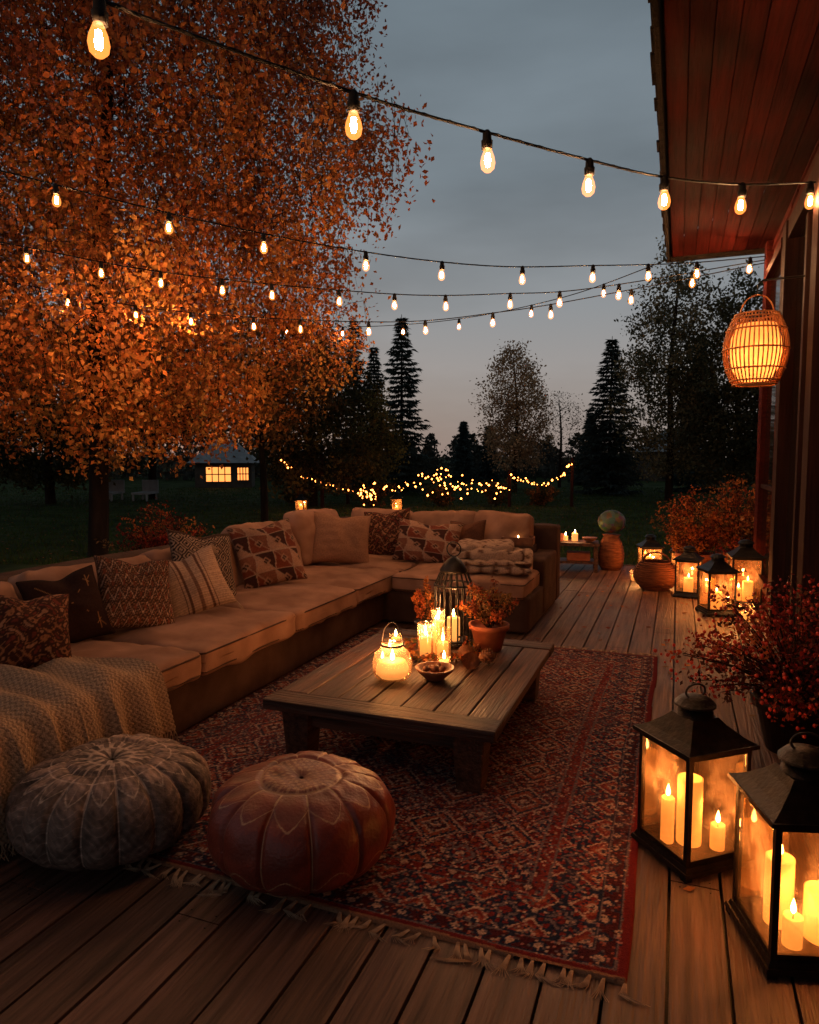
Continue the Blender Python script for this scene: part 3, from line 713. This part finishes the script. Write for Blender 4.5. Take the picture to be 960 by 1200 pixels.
fast('leaves',leafquads(P,.038,.6),4,np.repeat(pick(ORG+[(.08,.09,.03)],n,.4)*.7,4,0),'leaf',p)
p=empty('autumn_shrub',(-6.7,7.7,-.13)); shrub(p,(0,0,.50),(.7,.6,.45),3600,.05,RED+ORG,(0,0,0))
p=empty('autumn_shrub',(-5.5,7.2,-.13)); shrub(p,(0,0,.3),(.5,.4,.35),1600,.05,[(.06,.05,.02),(.1,.05,.02)],(0,0,0))
for (x,y,s) in ((-9.2,20.5,.6),(-7.2,21.5,.5),(-5.6,22.5,.6),(-11.6,20,.5),(-4.2,23,.5)):
    p=empty('garden_shrub',(x,y,-.13)); shrub(p,(0,0,s*.8),(s*1.3,s,s*.8),1500,.09,[(.08,.06,.02),(.2,.09,.03),(.05,.06,.02)],(0,0,0))
def basket(name,loc,r,h):
    mb=MB()
    for k in range(15):
        t=k/14; rr=r*math.sin(math.pi*(.18+.62*t))**.8; tube(mb,[(rr*math.cos(a)*(1+.012*math.sin(a*12+k*math.pi)),rr*math.sin(a)*(1+.012*math.sin(a*12+k*math.pi)),.012+h*t) for a in np.linspace(0,6.283,60,endpoint=False)],h/27,5,'wicker',True)
    lathe(mb,[(0,.01),(r*.5,.012),(r*.93,h*.5),(r*.66,h*.9),(0,h*.88)],24,'wicker')
    tube(mb,[(r*.6*math.cos(t),0,h+.12*math.sin(t)) for t in np.linspace(0,math.pi,20)],.012,6,'wicker'); mb.build(name,loc)
basket('wicker_basket',(-.20,8.3,0),.24,.30)
def jarc(x,y,r,h,e,z=0):
    mb=MB(); lathe(mb,[(r*.8,0),(r,h*.3),(r,h*.85),(r*.8,h)],20,'jar'); tube(mb,[(r*.8*math.cos(t),r*.8*math.sin(t),h) for t in np.linspace(0,6.283,20,endpoint=False)],.004,4,'bronze',True); candle(mb,0,0,.005,r*.62,h*.45)
    o=mb.build('glass_jar_candle',(x,y,z)); plight('flame_light',(0,0,h*.45+.08),e,parent=o,rad=.012)
jarc(-.02,8.75,.08,.2,3); jarc(.36,8.3,.07,.17,3); jarc(.62,6.95,.07,.16,3); jarc(-.45,8.75,.06,.14,2)
mb=MB(); box(mb,(0,0,.36),(.62,.4,.04),'table'); box(mb,(0,0,.12),(.54,.34,.03),'table')
for a in (-.27,.27):
    for b in (-.16,.16): box(mb,(a,b,.17),(.05,.05,.335),'table')
lathe(mb,[(0,0),(.05,.0),(.06,.08),(.05,.1),(0,.1)],14,'terra',(-.2,0,.381)); 
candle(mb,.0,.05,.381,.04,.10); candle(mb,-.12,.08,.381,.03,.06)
lathe(mb,[(.03,0),(.09,.04),(.1,.06)],16,'bowl',(.19,-.03,.381)); box(mb,(.05,0,.19),(.3,.22,.1),'terra')
o=mb.build('side_table',(-1.25,9.35,0),(0,0,R(8)),bevel=.005); plight('flame_light',(0,.05,.56),5,parent=o)
mb=MB(); lathe(mb,[(.12,0),(.16,.06),(.17,.2),(.14,.36),(.10,.44),(.12,.47)],24,'wicker')
lathe(mb,[(.18*math.sin(a),.64-.155*math.cos(a)) for a in np.linspace(0.02,math.pi-.02,16)],28,'mosaic')
mb.build('mosaic_globe_lamp',(-.80,9.55,0))

# ------------------------------------------------------------ rattan lantern
mb=MB(); r0=.215; prof=[]
for k in range(19):
    t=k/18; z=-.25+.50*t; rr=r0*(math.sin(math.pi*(.17+.66*t))**.62); prof.append((rr,z))
for i in range(44):
    a=i*2*math.pi/44; tube(mb,[(r*math.cos(a),r*math.sin(a),z) for r,z in prof],.0050,5,'rattan')
for k in (0,1,4,9,14,17,18): 
    r,z=prof[k]; tube(mb,[((r+.004)*math.cos(t),(r+.004)*math.sin(t),z) for t in np.linspace(0,6.283,36,endpoint=False)],.0065,5,'rattan',True)
lathe(mb,[(.0,-.25),(.115,-.25),(.115,-.242),(0,-.242)],20,'rattan')
lathe(mb,[(.10,-.22),(.15,-.14),(.172,-.02),(.165,.08),(.13,.18)],28,'paper')
tube(mb,[(.11*math.cos(t),0,.25+.14*math.sin(t)) for t in np.linspace(0,math.pi,20)],.005,6,'rattan')
tube(mb,[(0,0,.39),(0,0,.46)],.003,5,'black')
tube(mb,[(0,0,.46),(.03,0,.49),(.35,0,.50)],.008,6,'black'); box(mb,(.345,0,.50),(.012,.05,.12),'black')
o=mb.build('rattan_lantern',(.50,5.68,2.27)); plight('candle_light',(0,0,-.05),6,rad=.04,parent=o)

# ------------------------------------------------------------ house
mb=MB(); WX=.85; YE=8.3; ZS=3.7
def siding(ya,yb,za,zb):
    z=za
    while z<zb-.001:
        h=min(.145,zb-z); g=rng.uniform(.75,1.2)
        v=[(WX-.022,ya,z),(WX-.022,yb,z),(WX-.006,yb,z+h-.004),(WX-.006,ya,z+h-.004),(WX+.02,ya,z),(WX+.02,yb,z),(WX+.02,yb,z+h-.004),(WX+.02,ya,z+h-.004)]
        mb.add(v,[(0,3,2,1),(4,5,6,7),(0,1,5,4),(1,2,6,5),(2,3,7,6),(3,0,4,7)],'siding',False,(g,g,g)); z+=h
siding(-2,4.88,0,ZS); siding(6.52,6.82,0,ZS-.0); siding(4.88,6.52,3.35,ZS); siding(6.82,8.08,3.3,ZS); siding(6.82,8.08,0,.32)
box(mb,(WX+.12,3.1,1.85),(.18,10.2,3.66),'black')
box(mb,(WX-.02,8.20,1.85),(.10,.20,3.69),'siding',col=(.9,.9,.9))
for yy in (6.86,8.04): box(mb,(WX-.03,yy,1.81),(.08,.08,2.98),'siding',col=(.8,.8,.8))
for zz in (.30,3.32): box(mb,(WX-.035,7.45,zz),(.10,1.26,.08),'siding',col=(.8,.8,.8))
box(mb,(WX-.01,7.45,1.81),(.03,1.1,2.94),'winglass'); box(mb,(WX-.03,7.45,1.2),(.04,1.1,.04),'darkwood')
box(mb,(WX-.04,6.42,1.675),(.14,.20,3.35),'darkwood'); box(mb,(WX-.04,4.98,1.675),(.14,.20,3.35),'darkwood'); box(mb,(WX-.035,5.7,3.28),(.12,1.24,.14),'darkwood')
box(mb,(WX-.0,5.7,1.6),(.04,1.23,3.2),'winglass'); box(mb,(WX-.03,5.7,1.6),(.05,.08,3.2),'darkwood'); box(mb,(WX-.03,5.7,.1),(.045,1.22,.2),'darkwood')
z=0
while z<ZS:
    h=min(.145,ZS-z); g=rng.uniform(.8,1.15); box(mb,(3.1,YE+.0,z+h/2),(4.3,.03,h-.006),'siding',col=(g,g,g)); z+=h
box(mb,(3.1,YE-.03,1.85),(4.2,.02,3.68),'black')
x=-.13; XO=-.15
while x<WX+.05:
    g=rng.uniform(.5,1.4); box(mb,(x+.06,3.28,ZS+.012+rng.uniform(0,.003)),(.118,10.3,.02),'soffit',col=(g,g,g)); x+=.123
box(mb,(XO-.015,3.25,ZS+.06),(.03,10.5,.20),'roof'); box(mb,(2.4,8.47,ZS+.06),(5.1,.03,.20),'roof')
yy=-2
while yy<8.5:
    w_=rng.uniform(.12,.3); e=rng.uniform(0,.02); box(mb,(XO-.02-e/2,yy+w_/2,ZS+.175+rng.uniform(0,.006)),(.07+e,w_-.008,.018),'roof'); yy+=w_
mb.add([(XO-.04,-2,ZS+.19),(XO-.04,8.55,ZS+.19),(5,8.55,ZS+2.6),(5,-2,ZS+2.6)],[(0,1,2,3)],'roof')
mb.add([(XO,8.46,ZS+.16),(5,8.46,ZS+.16),(5,8.46,ZS+2.55)],[(0,1,2)],'siding')
mb.build('wooden_house',bevel=.003)

# ------------------------------------------------------------ string lights
def strand(pts,ts,n=24,wr=.0055,scale=1):
    e=empty('string_lights'); P=catmull(pts,n); mb=MB(); tube(mb,P,wr,6,'rubber'); 
    P2=P+np.stack([.007*np.sin(np.arange(len(P))*1.3),.007*np.cos(np.arange(len(P))*1.3),.004*np.sin(np.arange(len(P))*1.3+1)],1); tube(mb,P2,wr*.6,5,'rubber')
    gb=MB(); fb=MB()
    for t in ts:
        i=np.argmin(np.abs(P[:,0]-t)); p=P[i].copy(); s=scale; j=rng.uniform(-.02,.02,2)
        lathe(mb,[(.009*s,.008),(.018*s,-.004),(.019*s,-.030*s),(.024*s,-.034*s),(.022*s,-.066*s)],12,'rubber',p)
        k=np.array([j[0]*.3,j[1]*.3,0])
        lathe(gb,[(.0145*s,-.062*s),(.016*s,-.070*s),(.027*s,-.098*s),(.031*s,-.120*s),(.027*s,-.142*s),(.014*s,-.155*s),(0,-.159*s)],14,'bulbglass',p+k)
        lathe(fb,[(0,-.080*s),(.009*s,-.086*s),(.012*s,-.112*s),(.009*s,-.133*s),(0,-.138*s)],7,'filament',p+k)
    mb.build('cable_and_sockets',parent=e); gb.build('bulb_glass',parent=e); fb.build('filaments',parent=e)
def line(A,B,zs):
    return [(A[0]+(B[0]-A[0])*s,A[1]+(B[1]-A[1])*s,z) for s,z in zs]
A,B=(-1.58,1.64),(.85,5.2)
strand(line(A,B,[(-.45,3.0),(-.2,2.86),(0,2.80),(.194,2.784),(.338,2.806),(.48,2.84),(.607,2.886),(.769,3.0),(1,3.23)]),[A[0]+(B[0]-A[0])*s for s in (-.19,.002,.194,.338,.48,.607,.769,.937)])
A,B=(-4.6,3.8),(.83,8.2)
strand(line(A,B,[(-.3,3.9),(0,3.55),(.2,3.34),(.385,3.22),(.55,3.2),(.7,3.29),(.85,3.4),(1,3.56)]),[A[0]+(B[0]-A[0])*s for s in (-.1,.05,.16,.26,.385,.485,.595,.70,.79,.87,.96)])
A,B=(-6.4,5.2),(.83,8.25)
strand(line(A,B,[(-.2,3.9),(0,3.64),(.213,3.35),(.495,3.16),(.65,3.17),(.767,3.235),(1,3.54)]),[A[0]+(B[0]-A[0])*s for s in (-.08,.03,.13,.20,.285,.35,.43,.505,.57,.655,.72,.80,.9)])
A,B=(-8.2,6.7),(.83,8.28)
strand(line(A,B,[(-.1,3.9),(0,3.76),(.25,3.3),(.54,3.06),(.7,3.12),(.85,3.3),(1,3.52)]),[A[0]+(B[0]-A[0])*s for s in (.1,.20,.28,.37,.44,.53,.60,.69,.76,.85)])
strand([(-9,11.5,4.2),(-6,10.9,3.75),(-3.5,10.1,3.52),(-1.5,9.2,3.52),(0,8.4,3.72)],[-6.6,-5.3,-4.1,-3.0,-1.9,-.9])
def fairy(name,pts,n,dr,posts=()):
    P=catmull(pts,12); mb=MB(); tube(mb,P,.008,4,'rubber')
    for t in np.linspace(0,len(P)-1,n):
        i=int(t); p=P[i]+rng.normal(0,dr,3); s=rng.uniform(.016,.04)
        lathe(mb,[(0,-s),(s*.9,0),(0,s)],5,'fairy',p)
    for (x,y,h) in posts: box(mb,(x,y,h/2-.13),(.09,.09,h),'darkwood')
    mb.build(name)
def W(px,d,z):  # polar placement around the garden
    u=(px-480)/816; return (d*(-.3581+.9333*u),d*(.9303+.3592*u),z)
fairy('fairy_lights',[W(332,22,1.35),W(350,22,.95),W(378,22,.65),W(405,22,.45),W(432,22,.35)],26,.03,[(*W(378,22.3,0)[:2],1.7),(*W(408,24,0)[:2],1.9)])
fairy('fairy_lights',[W(425,20.5,.05),W(430,20.5,.55),W(440,20.5,.2),W(435,20.5,.5),W(428,20.5,.3)],30,.12)
fairy('fairy_lights',[W(445,22,.6),W(470,22,.5),W(495,22,.75),W(520,22,1.0),W(530,22,.5),W(560,22,.6),W(590,22,.65)],50,.1)
fairy('fairy_lights',[W(500,21,.3),W(515,21,.9),W(525,21,.4),W(550,21.5,.75),W(575,21,.45),W(598,22,.6)],36,.12)
fairy('fairy_lights',[W(598,22.5,.9),W(615,22.5,.7),W(635,22.5,.62),W(655,22.5,.85),W(668,22.5,1.3)],32,.04,[(*W(670,22.6,0)[:2],1.6),(*W(597,22.6,0)[:2],1.2)])

# ------------------------------------------------------------ trees
def decid(name,base,env,nA,lper,size,pal,droop,tr,lean=(0,0),seed=0,top=None,sig=.22,woff=(0,0),palf=None,clip=None):
    base=np.array(base,float); zs=np.array([e[0] for e in env]); rs=np.array([e[1] for e in env])
    z=[]; 
    while len(z)<nA:
        c=rng.uniform(zs[0],zs[-1]); 
        if rng.random()<(np.interp(c,zs,rs)/rs.max())**1.6: z.append(c)
    z=np.array(z); a=rng.uniform(0,6.283,nA)
    lob=1+.16*np.sin(a*3+z*1.1+seed)+.10*np.sin(a*5-z*1.9)
    r=np.interp(z,zs,rs)*rng.random(nA)**.45*lob
    An=np.stack([base[0]+woff[0]+r*np.cos(a),base[1]+woff[1]+r*np.sin(a),base[2]+z],1)
    top=top or zs[-1]*.92; m=14; tz=np.linspace(0,top,m)
    tp=np.stack([base[0]+lean[0]*tz/top+.12*np.sin(tz*.9+seed)*(tz/top),base[1]+lean[1]*tz/top+.12*np.cos(tz*.8+seed)*(tz/top),base[2]+tz],1)
    rad=tr*(1-tz/top)**.8+.012
    mb=MB(); tube(mb,np.vstack([tp[0]+[0,0,-.1],tp]),np.concatenate([[tr*1.35],rad]),9,'bark')
    N=np.zeros((m+nA*4,3)); NR=np.zeros(m+nA*4); N[:m]=tp; NR[:m]=rad; cnt=m
    valid0=3
    order=np.argsort(r)
    for k in order:
        t=An[k]; D=np.linalg.norm(N[valid0:cnt]-t,axis=1)+np.maximum(0,N[valid0:cnt,2]-t[2]+.25)*1.3
        i=int(np.argmin(D))+valid0; s=N[i]; L_=np.linalg.norm(t-s)
        mid=(s*.55+t*.45)+np.array([0,0,.12*L_])+rng.normal(0,.05*L_,3); r0=min(NR[i]*.65,.012+.02*L_)
        pts=catmull([s,mid,t],3); tube(mb,pts,np.linspace(r0,max(.004,r0*.3),len(pts)),4,'bark')
        if droop>.5:
            for q in range(2):
                dd=t+np.array([rng.normal(0,.12),rng.normal(0,.12),-droop*rng.uniform(.5,1)]); tube(mb,[t,(t+dd)/2+np.array([rng.normal(0,.05),rng.normal(0,.05),.05]),dd],[.004,.003,.002],3,'bark')
        for q,w_ in ((pts[2],.8),(pts[3],.6),(pts[4],.5),(t,.35)): N[cnt]=q; NR[cnt]=max(.005,r0*w_); cnt+=1
    o=mb.build(name)
    idx=np.repeat(np.arange(nA),lper); n=len(idx)
    if n:
        tt=rng.random(n); 
        if droop>.5:
            st=rng.integers(0,4,n); off=rng.normal(0,.15,(nA,4,2))[idx,st]
            P=An[idx]+rng.normal(size=(n,3))*sig*np.array([1,1,.6]); P[:,:2]+=off*(.4+tt[:,None]); P[:,2]-=droop*tt
        else:
            P=An[idx]+rng.normal(size=(n,3))*sig*np.array([1,1,.8]); P[:,2]-=droop*tt
        cA=pick(pal,nA,.35) if palf is None else palf(An)
        C=cA[idx]*rng.uniform(.6,1.4,(n,1))
        fast('foliage',leafquads(P,size,.62,.6),4,np.repeat(C,4,0),'leaf',o)
    return o
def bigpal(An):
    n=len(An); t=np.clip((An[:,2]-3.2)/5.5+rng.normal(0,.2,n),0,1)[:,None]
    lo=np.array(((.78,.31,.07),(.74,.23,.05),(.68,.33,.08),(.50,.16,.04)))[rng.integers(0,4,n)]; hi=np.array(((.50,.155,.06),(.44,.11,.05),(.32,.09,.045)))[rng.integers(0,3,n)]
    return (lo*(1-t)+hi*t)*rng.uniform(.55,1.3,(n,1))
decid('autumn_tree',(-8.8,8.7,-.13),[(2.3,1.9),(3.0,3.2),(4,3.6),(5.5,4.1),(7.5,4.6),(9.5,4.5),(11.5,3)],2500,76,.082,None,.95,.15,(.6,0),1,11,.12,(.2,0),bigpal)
OL=[(.05,.045,.015),(.08,.06,.02),(.035,.035,.014)]
decid('garden_tree',W(310,17.5,-.13),[(2.2,.8),(3.2,1.5),(4.4,1.6),(5.4,.7)],170,60,.11,[(.26,.12,.04),(.16,.08,.03),(.32,.15,.04)],.3,.09,seed=2)
decid('garden_tree',W(368,23,-.13),[(.8,1.6),(2,2.2),(3.5,2.1),(5,1.3),(6,.5)],260,70,.14,OL+[(.16,.11,.03)],.2,.13,seed=3)
decid('garden_tree',W(437,27,-.13),[(.9,.7),(2,1.),(3.2,.9),(4,.3)],90,60,.13,[(.2,.15,.04),(.15,.11,.03)],.2,.07,seed=4)
decid('birch_tree',W(603,32,-.13),[(1.2,.8),(2.6,1.5),(4.3,1.5),(5.8,1.0),(6.7,.4)],330,36,.12,[(.48,.29,.15),(.38,.22,.12),(.5,.33,.18)],.2,.11,seed=5)
decid('bare_tree',W(655,37,-.13),[(1.2,.6),(2.6,1.5),(4,1.3),(5.1,.5)],220,5,.1,[(.15,.1,.06)],.1,.09,seed=6)
decid('poplar_tree',W(783,26,-.13),[(1.2,1.0),(3,1.9),(5.5,1.9),(7.5,1.3),(9.6,.4)],360,50,.13,[(.18,.15,.08),(.26,.2,.10),(.09,.09,.05)],.25,.14,seed=7)
decid('poplar_tree',W(862,24,-.13),[(.8,1.3),(2.5,2.0),(4.5,1.9),(6.3,1.2),(7.8,.4)],380,58,.13,[(.07,.07,.035),(.12,.10,.045)],.25,.14,seed=8)
decid('garden_tree',W(930,22,-.13),[(.8,1.3),(2.5,2.2),(4.5,2.1),(6.3,1.0)],260,50,.14,[(.035,.04,.02),(.05,.05,.025)],.25,.14,seed=9)
decid('garden_tree',W(60,24,-.13),[(.8,2.0),(2.5,3.0),(4.5,3.0),(6.3,1.6)],380,60,.15,OL,.25,.16,seed=10)
decid('garden_tree',W(180,27,-.13),[(2.5,1.6),(3.5,2.4),(5,2.4),(6.5,1.2)],280,60,.15,OL,.25,.16,seed=11)
def conifer(name,base,H,Rm,seed=0):
    base=np.array(base,float); mb=MB(); tube(mb,[base,base+[0,0,H*.5],base+[0,0,H]],[.11*H/7,.06*H/7,.012],7,'bark')
    V=[];C=[]
    z=.05*H
    while z<H*.985:
        t=z/H; Lr=Rm*(1-t)**.85*rng.uniform(.7,1.15)+.06; nb=int(6+8*(1-t)); a0=rng.uniform(0,6.28)
        for k in range(nb):
            a=a0+k*2*math.pi/nb+rng.normal(0,.25); ln=Lr*rng.uniform(.55,1.2); dr=-.18-.2*(1-t)+rng.normal(0,.08)
            dv=np.array([math.cos(a),math.sin(a),dr]); n_=int(14+44*ln/Rm)
            s=rng.random(n_)**.75; tip=base+np.array([0,0,z])+dv*ln*s[:,None]+np.array([0,0,.22*ln])*(s[:,None]**2)
            sd=np.array([-math.sin(a),math.cos(a),0]); sp=(rng.uniform(-1,1,n_)*.30*ln*(1-s*.75))[:,None]
            P=tip+sd*sp+np.array([0,0,-.06])*np.abs(sp)/.3
            q=dv*.16+rng.normal(0,.05,(n_,3)); q+=sd*np.sign(sp)*.08; wv=np.cross(q,rng.normal(size=(n_,3))); wv/=np.linalg.norm(wv,axis=1)[:,None]; wv*=.04
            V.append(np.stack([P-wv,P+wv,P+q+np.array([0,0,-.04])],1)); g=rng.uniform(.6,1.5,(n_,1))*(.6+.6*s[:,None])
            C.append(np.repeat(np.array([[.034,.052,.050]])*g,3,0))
        z+=H*.030*(1.15-t*.5)
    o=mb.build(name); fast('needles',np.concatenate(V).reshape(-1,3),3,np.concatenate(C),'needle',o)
conifer('spruce_tree',W(471,30,-.13),7.6,1.55); conifer('spruce_tree',W(416,34,-.13),8.3,1.25); conifer('spruce_tree',W(439,36,-.13),7.3,1.1)
conifer('spruce_tree',W(713,30,-.13),6.7,1.65); conifer('spruce_tree',W(543,44,-.13),3.9,.8); conifer('spruce_tree',W(572,46,-.13),3.7,.8); conifer('spruce_tree',W(690,40,-.13),4.2,.9)
conifer('spruce_tree',W(815,32,-.13),7.2,1.5)
V=[];C=[]
for k in range(190):
    u=-1.05+2.1*(k/190)+rng.normal(0,.01); px=480+816*u; d=rng.uniform(46,62)
    hh=rng.uniform(1.8,3.6) if px>330 else rng.uniform(3.4,6.0)
    if px>880: hh*=1.4
    c=np.array(W(px,d,0)); n_=330; q=rng.random(n_)
    wd=rng.uniform(1.2,2.2); P=np.stack([c[0]+rng.normal(0,wd*.5,n_)*(1.15-q),c[1]+rng.normal(0,wd*.5,n_)*(1.15-q),q**1.15*hh],1)
    V.append(leafquads(P,.36,.6)); b=np.array([(.045,.048,.038),(.10,.068,.042),(.055,.055,.046)])[rng.integers(0,3)]
    C.append(np.repeat(b*rng.uniform(.6,1.4,(n_,1)),4,0))
fast('distant_treeline',np.concatenate(V),4,np.concatenate(C),'leaf')

def cottage(name,loc,wd,dp,h,rh,rz,roof,wins,lit=True):
    mb=MB(); box(mb,(0,0,h/2),(wd,dp,h),'wallpaint')
    ov=.35; v=[(-wd/2-ov,-dp/2-ov,h-.05),(wd/2+ov,-dp/2-ov,h-.05),(wd/2+ov,dp/2+ov,h-.05),(-wd/2-ov,dp/2+ov,h-.05),(-wd*.16,0,h+rh),(wd*.16,0,h+rh)]
    mb.add(v,[(0,1,5,4),(1,2,5),(2,3,4,5),(3,0,4),(3,2,1,0)],roof)
    for (x,z,ww,hh) in wins:
        box(mb,(x,-dp/2-.01,z),(ww,.04,hh),'lit' if lit else 'winglass')
        for k in np.linspace(-ww/2,ww/2,5): box(mb,(x+k,-dp/2-.03,z),(.05,.05,hh+.06),'wallpaint')
        for k in (-hh/2,0,hh/2): box(mb,(x,-dp/2-.035,z+k),(ww+.05,.05,.05),'wallpaint')
    mb.build(name,loc,(0,0,rz))
cottage('garden_cottage',W(266,38,-.13),2.9,2.6,1.35,1.15,R(30),'palroof',[(-.25,.7,1.3,.8),(1.0,.72,.6,.7)])
cottage('distant_house',W(790,48,-.13),4.6,3.5,2.0,1.5,R(8),'palroof',[(.9,1.1,.35,.5)])
mb=MB()
for x in (0,1.3):
    box(mb,(x,0,.28),(.6,1.0,.07),'palroof'); box(mb,(x,.55,.5),(.6,.08,.5),'palroof')
    for a in (-.25,.25):
        for b in (-.45,.45): box(mb,(x+a,b,.12),(.06,.06,.25),'palroof')
mb.build('garden_loungers',W(130,26,-.13),(0,0,R(20)))

n=170; P=np.stack([rng.uniform(-1.3,.8,n),rng.uniform(2.2,9.8,n),np.full(n,.006)],1)
n2=1400; d=rng.uniform(10.5,30,n2); u=rng.uniform(-.7,.3,n2); P2=np.stack([d*(-.3581+.9333*u),d*(.9303+.3592*u),np.full(n2,-.08)],1); ok=~((P2[:,0]>-4.4)&(P2[:,1]<10.1)); P=np.vstack([P[(P[:,0]>-.05)|(P[:,1]>5.6)],P2[ok]])
a=rng.uniform(0,6.283,len(P)); s=rng.uniform(.02,.035,len(P))
ax=np.stack([np.cos(a)*s,np.sin(a)*s,rng.normal(0,.002,len(P))],1); bx=np.stack([-np.sin(a)*s*.6,np.cos(a)*s*.6,np.abs(rng.normal(0,.003,len(P)))],1)
V=np.stack([P-ax,P+bx,P+ax,P-bx],1).reshape(-1,3); fast('fallen_leaves',V,4,np.repeat(pick(ORG,len(P)),4,0),'leaf')
print('DONE')
